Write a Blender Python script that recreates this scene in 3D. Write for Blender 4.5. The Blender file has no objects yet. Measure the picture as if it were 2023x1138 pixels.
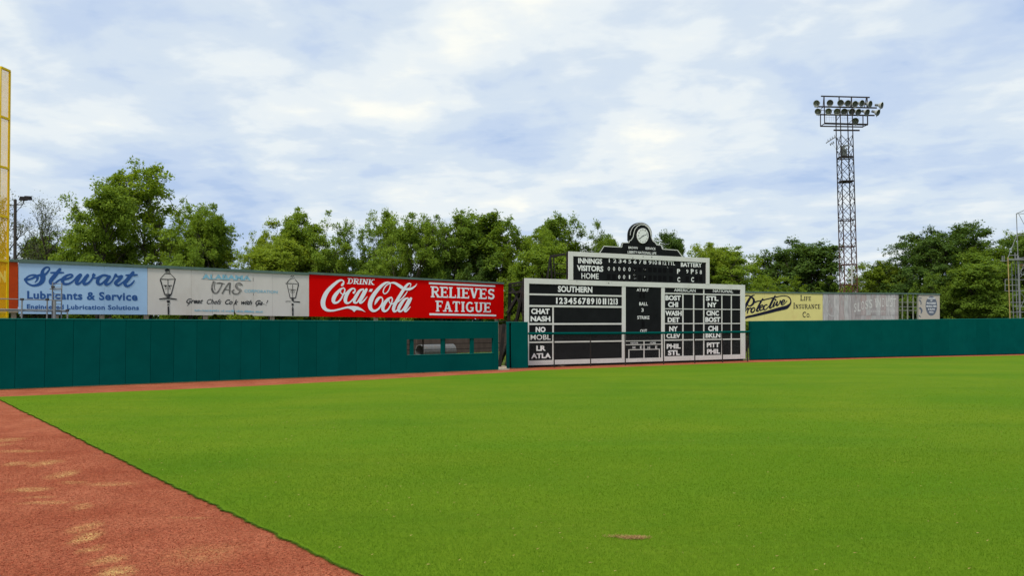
import bpy, math, random
import numpy as np
from mathutils import Vector, Matrix
from mathutils.geometry import tessellate_polygon

S = bpy.context.scene
COL = S.collection

# ------------------------------------------------------------------ camera
W0, H0, F0 = 2023.0, 1138.0, 1700.0          # photograph size and focal length in its pixels
CAM_Z = 2.0
cam_data = bpy.data.cameras.new("camera")
cam = bpy.data.objects.new("camera", cam_data)
COL.objects.link(cam)
cam_data.sensor_width = 36.0
cam_data.lens = 36.0 * F0 / W0
cam_data.clip_start = 0.1
cam_data.clip_end = 6000.0
R3 = Matrix.Rotation(math.radians(90 + 2.70), 3, 'X') @ Matrix.Rotation(math.radians(-0.40), 3, 'Z')
cam.matrix_world = Matrix.Translation((0, 0, CAM_Z)) @ R3.to_4x4()
S.camera = cam

# ------------------------------------------------------------------ light
SUN_EL, SUN_AZ = math.radians(56), math.radians(212)    # azimuth clockwise from +Y
sun_dir = Vector((math.sin(SUN_AZ) * math.cos(SUN_EL), math.cos(SUN_AZ) * math.cos(SUN_EL), math.sin(SUN_EL)))
sd = bpy.data.lights.new("sun", 'SUN')
sd.energy = 2.4
sd.angle = math.radians(10)
sd.color = (1.0, 0.95, 0.86)
sun = bpy.data.objects.new("sun", sd)
COL.objects.link(sun)
sun.rotation_euler = sun_dir.to_track_quat('Z', 'Y').to_euler()

S.view_settings.view_transform = 'Standard'
S.view_settings.look = 'None'
S.view_settings.exposure = 0.38
S.view_settings.gamma = 1.0
S.view_settings.use_curve_mapping = False
S.cycles.max_bounces = 6
S.cycles.transparent_max_bounces = 12


SKO, SKB = 12.3, 4.4          # where in the cloud field the view falls
def build_world():
    w = bpy.data.worlds.new("World")
    S.world = w
    w.use_nodes = True
    nt = w.node_tree
    nt.nodes.clear()
    N = nt.nodes.new
    L = nt.links.new
    out = N('ShaderNodeOutputWorld'); bg = N('ShaderNodeBackground')
    bg.inputs['Strength'].default_value = 0.1
    sky = N('ShaderNodeTexSky'); sky.sky_type = 'NISHITA'; sky.sun_disc = False
    sky.sun_elevation = SUN_EL; sky.sun_rotation = SUN_AZ
    sky.air_density = 1.2; sky.dust_density = 2.0; sky.ozone_density = 1.5
    tc = N('ShaderNodeTexCoord')
    sep = N('ShaderNodeSeparateXYZ'); L(tc.outputs['Generated'], sep.inputs[0])
    def m(op, a, b=None, c=None, clamp=False):
        n = N('ShaderNodeMath'); n.operation = op; n.use_clamp = clamp
        for i, v in enumerate((a, b, c)):
            if v is None: continue
            if isinstance(v, (int, float)): n.inputs[i].default_value = v
            else: L(v, n.inputs[i])
        return n.outputs[0]
    z = m('MAXIMUM', sep.outputs['Z'], 0.0)
    zz = m('ADD', z, 0.13)
    px = m('DIVIDE', sep.outputs['X'], zz); py = m('DIVIDE', sep.outputs['Y'], zz)
    comb = N('ShaderNodeCombineXYZ'); L(px, comb.inputs[0]); L(py, comb.inputs[1])
    def noise(scale, detail, rough, dist, rotz, sx, sy, off):
        mp = N('ShaderNodeMapping'); mp.inputs['Rotation'].default_value = (0, 0, math.radians(rotz))
        mp.inputs['Scale'].default_value = (sx, sy, 1); mp.inputs['Location'].default_value = off
        L(comb.outputs[0], mp.inputs[0])
        n = N('ShaderNodeTexNoise'); n.inputs['Scale'].default_value = scale
        n.inputs['Detail'].default_value = detail; n.inputs['Roughness'].default_value = rough
        n.inputs['Distortion'].default_value = dist
        L(mp.outputs[0], n.inputs['Vector'])
        return n.outputs['Fac']
    def ramp(fac, stops):
        r = N('ShaderNodeValToRGB'); L(fac, r.inputs[0]); r.color_ramp.interpolation = 'EASE'
        els = r.color_ramp.elements
        while len(els) < len(stops): els.new(0.5)
        for e, (p, c) in zip(els, stops):
            e.position = p; e.color = (*c, 1)
        return r.outputs[0]
    big = noise(0.62, 3, 0.5, 0.4, 32, 1.0, 0.6, (SKB, 0.7, 0))
    mid = noise(1.7, 5, 0.50, 0.2, 25, 1.0, 0.72, (SKO, 3.2, 1))
    fine = noise(5.2, 5, 0.55, 0.25, 14, 0.85, 1.0, (1.1, 9.2, 2))
    d1 = m('MULTIPLY', big, 0.60); d2 = m('MULTIPLY_ADD', mid, 0.85, d1); d3 = m('MULTIPLY_ADD', fine, 0.34, d2)
    dens = m('SUBTRACT', d3, 0.380)
    # veil: grey-blue thin cloud to bright white cloud (values are divided by the strength 0.1)
    k = 10.0
    cloud = ramp(dens, [(0.33, (0.36, 0.465, 0.66)), (0.42, (0.455, 0.545, 0.69)), (0.51, (0.545, 0.62, 0.705)), (0.61, (0.63, 0.68, 0.71)), (0.74, (0.77, 0.775, 0.72))])
    sc = N('ShaderNodeVectorMath'); sc.operation = 'SCALE'; L(cloud, sc.inputs[0]); sc.inputs['Scale'].default_value = k
    mix = N('ShaderNodeMix'); mix.data_type = 'RGBA'
    cov = m('MULTIPLY_ADD', dens, 1.6, 0.05, clamp=True)
    cov2 = m('MAXIMUM', cov, 0.90)
    L(cov2, mix.inputs[0]); L(sky.outputs[0], mix.inputs[6]); L(sc.outputs[0], mix.inputs[7])
    L(mix.outputs[2], bg.inputs['Color']); L(bg.outputs[0], out.inputs[0])
build_world()

# ------------------------------------------------------------------ measuring helpers
def ray(px, py):
    d = R3 @ Vector(((px - W0 / 2) / F0, -(py - H0 / 2) / F0, -1.0))
    return d
def gnd(px, py, z=0.0):
    d = ray(px, py); t = (z - CAM_Z) / d.z
    return Vector((d.x * t, d.y * t, z))
def deep(px, py, Y):
    d = ray(px, py); t = Y / d.y
    return Vector((d.x * t, Y, CAM_Z + d.z * t))
class Plane:
    """a vertical plane through two ground points: (s along, z up, out towards the field)"""
    def __init__(self, A, B, off=0.0):
        self.A = Vector((A[0], A[1], 0)); self.B = Vector((B[0], B[1], 0))
        self.u = (self.B - self.A).normalized()
        self.n = Vector((self.u.y, -self.u.x, 0))       # faces the field
        self.A = self.A + self.n * off
    def sz(self, px, py):
        d = ray(px, py); o = Vector((0, 0, CAM_Z))
        t = (self.A - o).dot(self.n) / d.dot(self.n)
        p = o + d * t
        return ((p - self.A).dot(self.u), p.z)
    def at(self, s, z, out=0.0):
        p = self.A + self.u * s + self.n * out
        return Vector((p.x, p.y, z))
    def px(self, x, y, out=0.0):
        s, z = self.sz(x, y)
        return self.at(s, z, out)

# ------------------------------------------------------------------ object helpers
ORG = {}
def tag(o, label=None, cat=None, group=None, kind=None):
    if label: o["label"] = label
    if cat: o["category"] = cat
    if group: o["group"] = group
    if kind: o["kind"] = kind
    return o
def empty(name, loc, label, cat, group=None):
    o = bpy.data.objects.new(name, None); o.location = loc; o.empty_display_size = 0.3
    COL.objects.link(o); ORG[o] = Vector(loc)
    return tag(o, label, cat, group)
def link_mesh(name, me, m, parent=None):
    if m is not None and len(me.materials) == 0: me.materials.append(m)
    o = bpy.data.objects.new(name, me); COL.objects.link(o)
    if parent is not None:
        o.parent = parent; ORG[o] = ORG[parent]
    return o
class MB:
    def __init__(self): self.v = []; self.f = []
    def add(self, vs, fs):
        b = len(self.v); self.v += [tuple(v) for v in vs]; self.f += [tuple(b + i for i in f) for f in fs]
        return self
    def hexa(self, p):      # 8 points: 4 of one side then 4 of the other
        return self.add(p, [(0, 1, 2, 3), (7, 6, 5, 4), (0, 4, 5, 1), (1, 5, 6, 2), (2, 6, 7, 3), (3, 7, 4, 0)])
    def box(self, c, s, rz=0.0):
        ca, sa = math.cos(rz), math.sin(rz); P = []
        for dx, dy in ((-1, -1), (1, -1), (1, 1), (-1, 1)):
            for dz in ((-1,),):
                pass
        for dz in (-1, 1):
            for dx, dy in ((-1, -1), (1, -1), (1, 1), (-1, 1)):
                x = dx * s[0] / 2; y = dy * s[1] / 2
                P.append((c[0] + x * ca - y * sa, c[1] + x * sa + y * ca, c[2] + dz * s[2] / 2))
        return self.add(P, [(3, 2, 1, 0), (4, 5, 6, 7), (0, 1, 5, 4), (1, 2, 6, 5), (2, 3, 7, 6), (3, 0, 4, 7)])
    def pbox(self, pl, s0, s1, z0, z1, o0, o1):
        return self.hexa([pl.at(s0, z0, o0), pl.at(s1, z0, o0), pl.at(s1, z1, o0), pl.at(s0, z1, o0),
                          pl.at(s0, z0, o1), pl.at(s1, z0, o1), pl.at(s1, z1, o1), pl.at(s0, z1, o1)][::-1])
    def quadbox(self, pl, q, o0, o1):
        """q: four (px,py) corners, extruded off the plane"""
        sz = [pl.sz(*c) for c in q]
        return self.prism([(s, z) for s, z in sz], pl, o0, o1)
    def prism(self, sz, pl, o0, o1):
        n = len(sz)
        a = sum(sz[i][0] * sz[(i + 1) % n][1] - sz[(i + 1) % n][0] * sz[i][1] for i in range(n))
        if a < 0: sz = sz[::-1]
        vs = [pl.at(s, z, o1) for s, z in sz] + [pl.at(s, z, o0) for s, z in sz]
        fs = []
        if n == 4: fs += [(0, 1, 2, 3), (7, 6, 5, 4)]
        else:
            tri = tessellate_polygon([[Vector((s, z, 0)) for s, z in sz]])
            for t in tri:
                p, q, r = [sz[i] for i in t]
                ar = (q[0] - p[0]) * (r[1] - p[1]) - (r[0] - p[0]) * (q[1] - p[1])
                t = t if ar > 0 else t[::-1]
                fs.append(tuple(t)); fs.append(tuple(n + i for i in t[::-1]))
        for i in range(n):
            j = (i + 1) % n
            fs.append((i, n + i, n + j, j))
        return self.add(vs, fs)
    def bar(self, a, b, r, n=4, r2=None, ry=None):
        a = Vector(a); b = Vector(b); d = (b - a)
        if d.length < 1e-6: return self
        d.normalize()
        up = Vector((0, 0, 1)) if abs(d.z) < 0.95 else Vector((0, 1, 0))
        x = d.cross(up).normalized(); y = x.cross(d).normalized()
        r2 = r if r2 is None else r2
        vs = []
        off = math.pi / 4 if n == 4 else 0
        q = math.sqrt(2) if n == 4 else 1
        for p, rr in ((a, r), (b, r2)):
            for i in range(n):
                t = 2 * math.pi * i / n + off
                vs.append(p + x * (math.cos(t) * rr * q) + y * (math.sin(t) * (ry if ry else rr) * q))
        fs = [tuple(range(n))[::-1], tuple(range(n, 2 * n))]
        for i in range(n):
            j = (i + 1) % n
            fs.append((i, j, n + j, n + i))
        return self.add(vs, fs)
    def build(self, name, m, parent=None, smooth=False):
        me = bpy.data.meshes.new(name)
        o = ORG.get(parent, Vector((0, 0, 0))) if parent else Vector((0, 0, 0))
        me.from_pydata([(v[0] - o.x, v[1] - o.y, v[2] - o.z) for v in self.v], [], self.f)
        me.validate()
        if smooth:
            me.polygons.foreach_set("use_smooth", [True] * len(me.polygons))
        me.update()
        return link_mesh(name, me, m, parent)

# ------------------------------------------------------------------ materials
def lin(r, g, b):
    f = lambda c: c / 12.92 if c <= 0.04045 else ((c + 0.055) / 1.055) ** 2.4
    return (f(r / 255), f(g / 255), f(b / 255))
def material(name, c, rough=0.7, var=0.15, scale=6.0, bump=0.0, bscale=None, metal=0.0, spec=0.08, c2=None, c2lim=(0.55, 0.7), stretch=(1, 1, 1), detail=5):
    m = bpy.data.materials.new(name); m.use_nodes = True
    nt = m.node_tree; N = nt.nodes.new; L = nt.links.new
    b = nt.nodes['Principled BSDF']
    b.inputs['Roughness'].default_value = rough; b.inputs['Metallic'].default_value = metal
    b.inputs['Specular IOR Level'].default_value = spec
    g = N('ShaderNodeNewGeometry')
    mp = N('ShaderNodeMapping'); mp.inputs['Scale'].default_value = stretch; L(g.outputs['Position'], mp.inputs[0])
    n = N('ShaderNodeTexNoise'); n.inputs['Scale'].default_value = scale; n.inputs['Detail'].default_value = detail
    n.inputs['Roughness'].default_value = 0.6; L(mp.outputs[0], n.inputs['Vector'])
    r = N('ShaderNodeMapRange'); r.inputs['From Min'].default_value = 0.25; r.inputs['From Max'].default_value = 0.75
    r.inputs['To Min'].default_value = 1 - var; r.inputs['To Max'].default_value = 1 + var
    L(n.outputs['Fac'], r.inputs['Value'])
    v = N('ShaderNodeVectorMath'); v.operation = 'SCALE'; v.inputs[0].default_value = c; L(r.outputs[0], v.inputs['Scale'])
    colour = v.outputs[0]
    if c2 is not None:
        n2 = N('ShaderNodeTexNoise'); n2.inputs['Scale'].default_value = scale * 0.55; n2.inputs['Detail'].default_value = 7
        n2.inputs['Roughness'].default_value = 0.65; L(mp.outputs[0], n2.inputs['Vector'])
        r2 = N('ShaderNodeMapRange'); r2.inputs['From Min'].default_value = c2lim[0]; r2.inputs['From Max'].default_value = c2lim[1]
        L(n2.outputs['Fac'], r2.inputs['Value'])
        mx = N('ShaderNodeMix'); mx.data_type = 'RGBA'; L(r2.outputs[0], mx.inputs[0]); L(colour, mx.inputs[6]); mx.inputs[7].default_value = (*c2, 1)
        colour = mx.outputs[2]
    L(colour, b.inputs['Base Color'])
    if bump > 0:
        n3 = N('ShaderNodeTexNoise'); n3.inputs['Scale'].default_value = bscale or scale * 4; n3.inputs['Detail'].default_value = 4
        L(mp.outputs[0], n3.inputs['Vector'])
        bp = N('ShaderNodeBump'); bp.inputs['Strength'].default_value = bump; bp.inputs['Distance'].default_value = 0.02
        L(n3.outputs['Fac'], bp.inputs['Height']); L(bp.outputs[0], b.inputs['Normal'])
    return m

M = {}
M['pad'] = material('padding_vinyl', (0.0010, 0.069, 0.062), 0.6, 0.10, 1.3, 0.15, 3.0, spec=0.0, c2=(0.0016, 0.080, 0.068), c2lim=(0.5, 0.9))
M['pad_edge'] = material('padding_cap', (0.012, 0.17, 0.15), 0.5, 0.1, 5)
PADS = [M['pad'], material('padding_vinyl', (0.0009, 0.065, 0.059), 0.62, 0.10, 1.1, 0.15, 3.0, spec=0.0, c2=(0.0015, 0.074, 0.063), c2lim=(0.5, 0.9)),
        material('padding_vinyl', (0.0012, 0.071, 0.065), 0.58, 0.12, 1.5, 0.15, 3.0, spec=0.0, c2=(0.002, 0.084, 0.073), c2lim=(0.5, 0.9))]
M['black'] = material('black_paint', (0.0085, 0.0095, 0.0105), 0.7, 0.25, 2.0, 0.1, c2=(0.013, 0.015, 0.016), c2lim=(0.55, 0.8))
M['black_slot'] = material('black_slot', (0.004, 0.004, 0.005), 0.8, 0.2, 2.0)
M['white'] = material('white_paint', (0.62, 0.615, 0.59), 0.6, 0.08, 1.5, 0.05, c2=(0.40, 0.39, 0.36), c2lim=(0.6, 0.85))
M['letter'] = material('white_lettering', (0.78, 0.78, 0.78), 0.6, 0.08, 9, c2=(0.55, 0.55, 0.55), c2lim=(0.58, 0.8))
M['dial'] = material('clock_dial', (0.74, 0.75, 0.74), 0.5, 0.04, 4)
M['steel_dark'] = material('dark_steel', (0.022, 0.020, 0.019), 0.7, 0.3, 5, c2=(0.05, 0.03, 0.02))
M['galv'] = material('galvanised_steel', (0.24, 0.245, 0.25), 0.5, 0.2, 9, metal=0.4, c2=(0.16, 0.15, 0.14), c2lim=(0.55, 0.8))
M['yellow_steel'] = material('yellow_paint', (0.80, 0.56, 0.01), 0.45, 0.08, 4)
M['yellow_wire'] = material('yellow_wire', (0.85, 0.56, 0.008), 0.6, 0.05, 4)
M['wood_post'] = material('timber_post', (0.30, 0.24, 0.17), 0.85, 0.3, 6, 0.3, stretch=(4, 4, 0.5))
M['sign_trim'] = material('green_trim', (0.10, 0.155, 0.13), 0.6, 0.2, 3)
M['sign_back'] = material('sign_back', (0.12, 0.10, 0.08), 0.9, 0.2, 3)
M['concrete'] = material('old_concrete', (0.115, 0.083, 0.068), 0.9, 0.3, 1.2, 0.4, c2=(0.07, 0.045, 0.034), stretch=(1, 1, 0.35))
M['pipe'] = material('galvanised_pipe', (0.15, 0.15, 0.145), 0.5, 0.25, 8, metal=0.3, c2=(0.17, 0.13, 0.10))
M['pole_wood'] = material('weathered_pole', (0.055, 0.048, 0.042), 0.9, 0.3, 4, stretch=(4, 4, 0.4))
M['lamp_metal'] = material('lamp_reflector', (0.15, 0.16, 0.15), 0.55, 0.25, 6, metal=0.2)
M['lamp_white'] = material('lamp_shell', (0.42, 0.43, 0.41), 0.5, 0.15, 6)
M['lamp_inside'] = material('lamp_bowl_inside', (0.26, 0.28, 0.24), 0.4, 0.3, 5, metal=0.3)
M['path'] = material('pale_concrete', (0.36, 0.30, 0.22), 0.9, 0.15, 3, 0.3)

# ------------------------------------------------------------------ ground materials
def grass_material():
    m = bpy.data.materials.new('mown_turf'); m.use_nodes = True
    nt = m.node_tree; N = nt.nodes.new; L = nt.links.new
    b = nt.nodes['Principled BSDF']; b.inputs['Roughness'].default_value = 0.9; b.inputs['Specular IOR Level'].default_value = 0.02
    g = N('ShaderNodeNewGeometry')
    def noise(sc, det, ro, st=(1, 1, 1), rz=0, dist=0.0):
        mp = N('ShaderNodeMapping'); mp.inputs['Scale'].default_value = st; mp.inputs['Rotation'].default_value = (0, 0, math.radians(rz)); L(g.outputs['Position'], mp.inputs[0])
        n = N('ShaderNodeTexNoise'); n.inputs['Scale'].default_value = sc; n.inputs['Detail'].default_value = det; n.inputs['Roughness'].default_value = ro
        n.inputs['Distortion'].default_value = dist
        L(mp.outputs[0], n.inputs['Vector']); return n.outputs['Fac']
    def ramp(f, a, b_, lo, hi):
        r = N('ShaderNodeMapRange'); r.inputs['From Min'].default_value = a; r.inputs['From Max'].default_value = b_
        r.inputs['To Min'].default_value = lo; r.inputs['To Max'].default_value = hi; L(f, r.inputs['Value']); return r.outputs[0]
    def mix(f, c1, c2):
        x = N('ShaderNodeMix'); x.data_type = 'RGBA'; L(f, x.inputs[0])
        for i, c in ((6, c1), (7, c2)):
            if isinstance(c, tuple): x.inputs[i].default_value = (*c, 1)
            else: L(c, x.inputs[i])
        return x.outputs[2]
    c = mix(ramp(noise(0.16, 5, 0.6, dist=0.6), 0.36, 0.66, 0, 1), (0.088, 0.180, 0.0075), (0.128, 0.198, 0.0100))
    c = mix(ramp(noise(0.30, 5, 0.6, st=(.35, 1.5, 1), rz=8), 0.48, 0.72, 0, 0.6), c, (0.070, 0.155, 0.009))
    c = mix(ramp(noise(1.1, 6, 0.65, dist=0.4), 0.45, 0.8, 0, 0.55), c, (0.080, 0.170, 0.006))
    c = mix(ramp(noise(0.55, 6, 0.7, st=(0.5, 1.6, 1), rz=-20), 0.52, 0.85, 0, 0.5), c, (0.150, 0.205, 0.014))
    sp = ramp(noise(14, 6, 0.8), 0.30, 0.72, 0.86, 1.14)
    sp2 = ramp(noise(70, 3, 0.8), 0.3, 0.7, 0.84, 1.16)
    a = N('ShaderNodeMath'); a.operation = 'MULTIPLY'; L(sp, a.inputs[0]); L(sp2, a.inputs[1])
    v = N('ShaderNodeVectorMath'); v.operation = 'SCALE'; L(c, v.inputs[0]); L(a.outputs[0], v.inputs['Scale'])
    L(v.outputs[0], b.inputs['Base Color'])
    bp = N('ShaderNodeBump'); bp.inputs['Strength'].default_value = 0.6; bp.inputs['Distance'].default_value = 0.02
    L(noise(45, 4, 0.7), bp.inputs['Height']); L(bp.outputs[0], b.inputs['Normal'])
    return m
M['grass'] = grass_material()

def clay_material():
    m = bpy.data.materials.new('red_clay_gravel'); m.use_nodes = True
    nt = m.node_tree; N = nt.nodes.new; L = nt.links.new
    b = nt.nodes['Principled BSDF']; b.inputs['Roughness'].default_value = 0.95; b.inputs['Specular IOR Level'].default_value = 0.02
    g = N('ShaderNodeNewGeometry')
    def noise(sc, det, ro, out='Fac'):
        n = N('ShaderNodeTexNoise'); n.inputs['Scale'].default_value = sc; n.inputs['Detail'].default_value = det; n.inputs['Roughness'].default_value = ro
        L(g.outputs['Position'], n.inputs['Vector']); return n.outputs[out]
    def mr(f, a, b_, lo, hi, smooth=False):
        r = N('ShaderNodeMapRange'); r.inputs['From Min'].default_value = a; r.inputs['From Max'].default_value = b_
        if smooth: r.interpolation_type = 'SMOOTHSTEP'
        r.inputs['To Min'].default_value = lo; r.inputs['To Max'].default_value = hi; L(f, r.inputs['Value']); return r.outputs[0]
    def mix(f, c1, c2):
        x = N('ShaderNodeMix'); x.data_type = 'RGBA'; L(f, x.inputs[0])
        for i, c in ((6, c1), (7, c2)):
            if isinstance(c, tuple): x.inputs[i].default_value = (*c, 1)
            else: L(c, x.inputs[i])
        return x.outputs[2]
    c = mix(mr(noise(0.8, 6, 0.65), 0.35, 0.68, 0, 1), (0.260, 0.068, 0.033), (0.355, 0.116, 0.060))
    c = mix(mr(noise(2.6, 6, 0.7), 0.5, 0.8, 0, 0.6), c, (0.215, 0.052, 0.032))
    # worn sandy patches, at their own places on the track
    spots = [(9, 870, 28, 4, .7), (8, 879, 12, 3, .6), (40, 892, 45, 2.2, .6), (30, 917, 20, 4, .65), (88, 916, 22, 6, .75), (124, 938, 18, 7, .8), (145, 953, 24, 3, .5),
             (62, 968, 34, 4, .75), (215, 957, 45, 4, .45), (82, 983, 26, 2.5, .45), (92, 994, 40, 3.0, .65), (163, 1001, 16, 6, .55), (166, 1043, 20, 9, .6),
             (168, 1062, 21, 11, 1.1), (188, 1084, 16, 7, .7), (214, 1107, 26, 9, .7), (232, 1131, 26, 13, 1.1), (370, 1024, 40, 2, .3), (400, 1095, 60, 20, .25)]
    nz = N('ShaderNodeTexNoise'); nz.inputs['Scale'].default_value = 2.2; nz.inputs['Detail'].default_value = 4; L(g.outputs['Position'], nz.inputs['Vector'])
    s0 = N('ShaderNodeVectorMath'); s0.operation = 'MULTIPLY_ADD'; L(nz.outputs['Color'], s0.inputs[0]); s0.inputs[1].default_value = (0.22, 0.30, 0); s0.inputs[2].default_value = (-0.11, -0.15, 0)
    s1 = N('ShaderNodeVectorMath'); s1.operation = 'ADD'; L(s0.outputs[0], s1.inputs[0]); L(g.outputs['Position'], s1.inputs[1])
    acc = None
    for x, y, rx, ry, k in spots:
        p = gnd(x, y); ex = abs(gnd(x + rx, y).x - p.x); ey = max(abs(gnd(x, y + ry).y - p.y), 0.06)
        d = N('ShaderNodeVectorMath'); d.operation = 'SUBTRACT'; L(s1.outputs[0], d.inputs[0]); d.inputs[1].default_value = (p.x, p.y, 0)
        e = N('ShaderNodeVectorMath'); e.operation = 'MULTIPLY'; L(d.outputs[0], e.inputs[0]); e.inputs[1].default_value = (1 / ex, 1 / ey, 0)
        l = N('ShaderNodeVectorMath'); l.operation = 'LENGTH'; L(e.outputs[0], l.inputs[0])
        f = mr(l.outputs['Value'], 0.30, 1.7, k * 1.05, 0.0, True)
        if acc is None: acc = f
        else:
            a = N('ShaderNodeMath'); a.operation = 'MAXIMUM'; L(acc, a.inputs[0]); L(f, a.inputs[1]); acc = a.outputs[0]
    br = mr(noise(7, 6, 0.85), 0.38, 0.6, 0.15, 1.0)
    a = N('ShaderNodeMath'); a.operation = 'MULTIPLY'; a.use_clamp = True; L(acc, a.inputs[0]); L(br, a.inputs[1])
    c = mix(a.outputs[0], c, (0.52, 0.32, 0.12))
    # grit
    vo = N('ShaderNodeTexVoronoi'); vo.inputs['Scale'].default_value = 58; L(g.outputs['Position'], vo.inputs['Vector'])
    sep = N('ShaderNodeSeparateColor'); L(vo.outputs['Color'], sep.inputs[0])
    gr = mr(sep.outputs[0], 0, 1, 0.66, 1.38)
    gr2 = mr(noise(26, 4, 0.8), 0.3, 0.7, 0.78, 1.22)
    a2 = N('ShaderNodeMath'); a2.operation = 'MULTIPLY'; L(gr, a2.inputs[0]); L(gr2, a2.inputs[1])
    v = N('ShaderNodeVectorMath'); v.operation = 'SCALE'; L(c, v.inputs[0]); L(a2.outputs[0], v.inputs['Scale'])
    L(v.outputs[0], b.inputs['Base Color'])
    bp = N('ShaderNodeBump'); bp.inputs['Strength'].default_value = 0.8; bp.inputs['Distance'].default_value = 0.018
    L(noise(34, 5, 0.75), bp.inputs['Height']); L(bp.outputs[0], b.inputs['Normal'])
    return m
M['clay'] = clay_material()
M['chip'] = material('red_clay_chip', (0.33, 0.085, 0.045), 0.95, 0.45, 30, spec=0.03, c2=(0.50, 0.20, 0.11), c2lim=(0.5, 0.7))
M['field_far'] = material('rough_ground', (0.075, 0.085, 0.025), 0.95, 0.35, 0.6, 0.5, c2=(0.16, 0.11, 0.06), c2lim=(0.5, 0.7))

# ------------------------------------------------------------------ the ground
def sheet(name, pts, m, label=None, kind='structure'):
    mb = MB(); tri = tessellate_polygon([[Vector((p[0], p[1], 0)) for p in pts]])
    fs = []
    for t in tri:
        a, b, c = [pts[i] for i in t]
        ar = (b[0] - a[0]) * (c[1] - a[1]) - (c[0] - a[0]) * (b[1] - a[1])
        fs.append(t if ar > 0 else t[::-1])
    mb.add(pts, fs)
    return tag(mb.build(name, m), label, kind=kind)
sheet('ground', [(-3000, -3000, -0.03), (3000, -3000, -0.03), (3000, 3000, -0.03), (-3000, 3000, -0.03)], M['field_far'], 'rough ground around and beyond the ballpark')

LW = Plane(gnd(0, 771), gnd(985, 731.4))                 # left outfield wall
SB = Plane(gnd(1036, 727), deep(1471, 712, 50.9))        # scoreboard
SC = Plane(gnd(1003, 729.3), gnd(1043.7, 728))           # short padded section
RW = Plane(gnd(1482, 712), gnd(2023, 700))               # right outfield wall
# warning track under everything inside the walls (runs a little under the walls)
track = [LW.at(-12, 0, -0.25), LW.at(LW.sz(985, 731)[0] + 0.3, 0, -0.25), gnd(1000, 727.0), gnd(1036, 724.5), SB.at(0.2, 0, -0.3),
         SB.at(SB.sz(1475, 712)[0], 0, -0.3), RW.at(0, 0, -0.25), RW.at(60, 0, -0.25), Vector((95, -40, 0)), Vector((-40, -40, 0)), Vector((-40, 12, 0))]
sheet('warning_track', [(p.x, p.y, 0.0) for p in track], M['clay'], 'red clay warning track around the outfield')

GZ = 0.017
edge_px = [(-40, 770), (-10, 784.5), (0, 789), (45, 812), (84, 830), (108, 841), (168, 873), (210, 892), (273, 924), (308, 943), (367, 971), (413, 991), (472, 1018), (517, 1042), (559, 1058), (602, 1079), (650, 1105), (700, 1130), (716, 1138)]
edge = [gnd(x, y, GZ) for x, y in edge_px[1:]]
d = (edge[-1] - edge[-5]).normalized()
rng = random.Random(5)
fine = []
_sm = []
for a, b in zip(edge[:-1], edge[1:]):
    n = max(2, int((b - a).length / 0.25))
    _sm += [a.lerp(b, i / n) for i in range(n)]
_sm.append(edge[-1])
for _ in range(60):
    _sm = [_sm[0]] + [(_sm[i - 1] + _sm[i] * 2 + _sm[i + 1]) / 4 for i in range(1, len(_sm) - 1)] + [_sm[-1]]
for a, b in zip(_sm[:-1], _sm[1:]):
    n = max(2, int((b - a).length / 0.09))
    for i in range(n):
        p = a.lerp(b, i / n)
        if len(fine): p = p + Vector((rng.gauss(0, 0.012), rng.gauss(0, 0.012), 0))
        fine.append(p)
for i in range(1, 30):
    fine.append(edge[-1] + d * i * 1.0 + Vector((rng.gauss(0, 0.02), 0, 0)))
far_px = [(2023, 702.3), (1740, 708.2), (1482, 716.3), (1240, 725), (1046, 732.5), (985, 737), (500, 763), (120, 779.5), (20, 783.6)]
far = [gnd(x, y, GZ) for x, y in far_px]
fd = (far[0] - far[1]).normalized()
farpts = []
pts0 = [far[0] + fd * 60] + far
for a, b in zip(pts0[:-1], pts0[1:]):
    n = max(2, int((b - a).length / 0.5))
    for i in range(n):
        p = a.lerp(b, i / n); farpts.append(p + Vector((0, rng.gauss(0, 0.02), 0)))
turf = [fine[-1] + Vector((0, 0, 0))] + [Vector((90, -22, GZ))] + farpts + [gnd(3, 784.2, GZ), gnd(-6, 785, GZ)] + fine[1:-1]
def turf_sheet():
    pts = [(p.x, p.y, GZ) for p in turf]
    mb = MB(); tri = tessellate_polygon([[Vector((p[0], p[1], 0)) for p in pts]])
    for t in tri:
        pass
    fs = []
    for t in tri:
        a, b, c = [pts[i] for i in t]
        ar = (b[0] - a[0]) * (c[1] - a[1]) - (c[0] - a[0]) * (b[1] - a[1])
        fs.append(t if ar > 0 else t[::-1])
    n = len(pts)
    low = [(p[0], p[1], 0.003) for p in pts]
    fs += [(i, (i + 1) % n, n + (i + 1) % n, n + i) for i in range(n)]
    mb.add(pts + low, fs)
    o = mb.build('outfield_grass', M['grass']); o.data.materials.append(material('turf_soil_edge', (.10, .042, .022), .95, .3, 20))
    nq = len(fs) - n
    for i, p in enumerate(o.data.polygons):
        if abs(p.normal.z) < .5: p.material_index = 1
    return tag(o, 'mown green outfield turf', kind='structure')
turf_sheet()
# straight left edge, for clipping the blades
ex = np.array([p.x for p in fine]); ey = np.array([p.y for p in fine])

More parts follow.
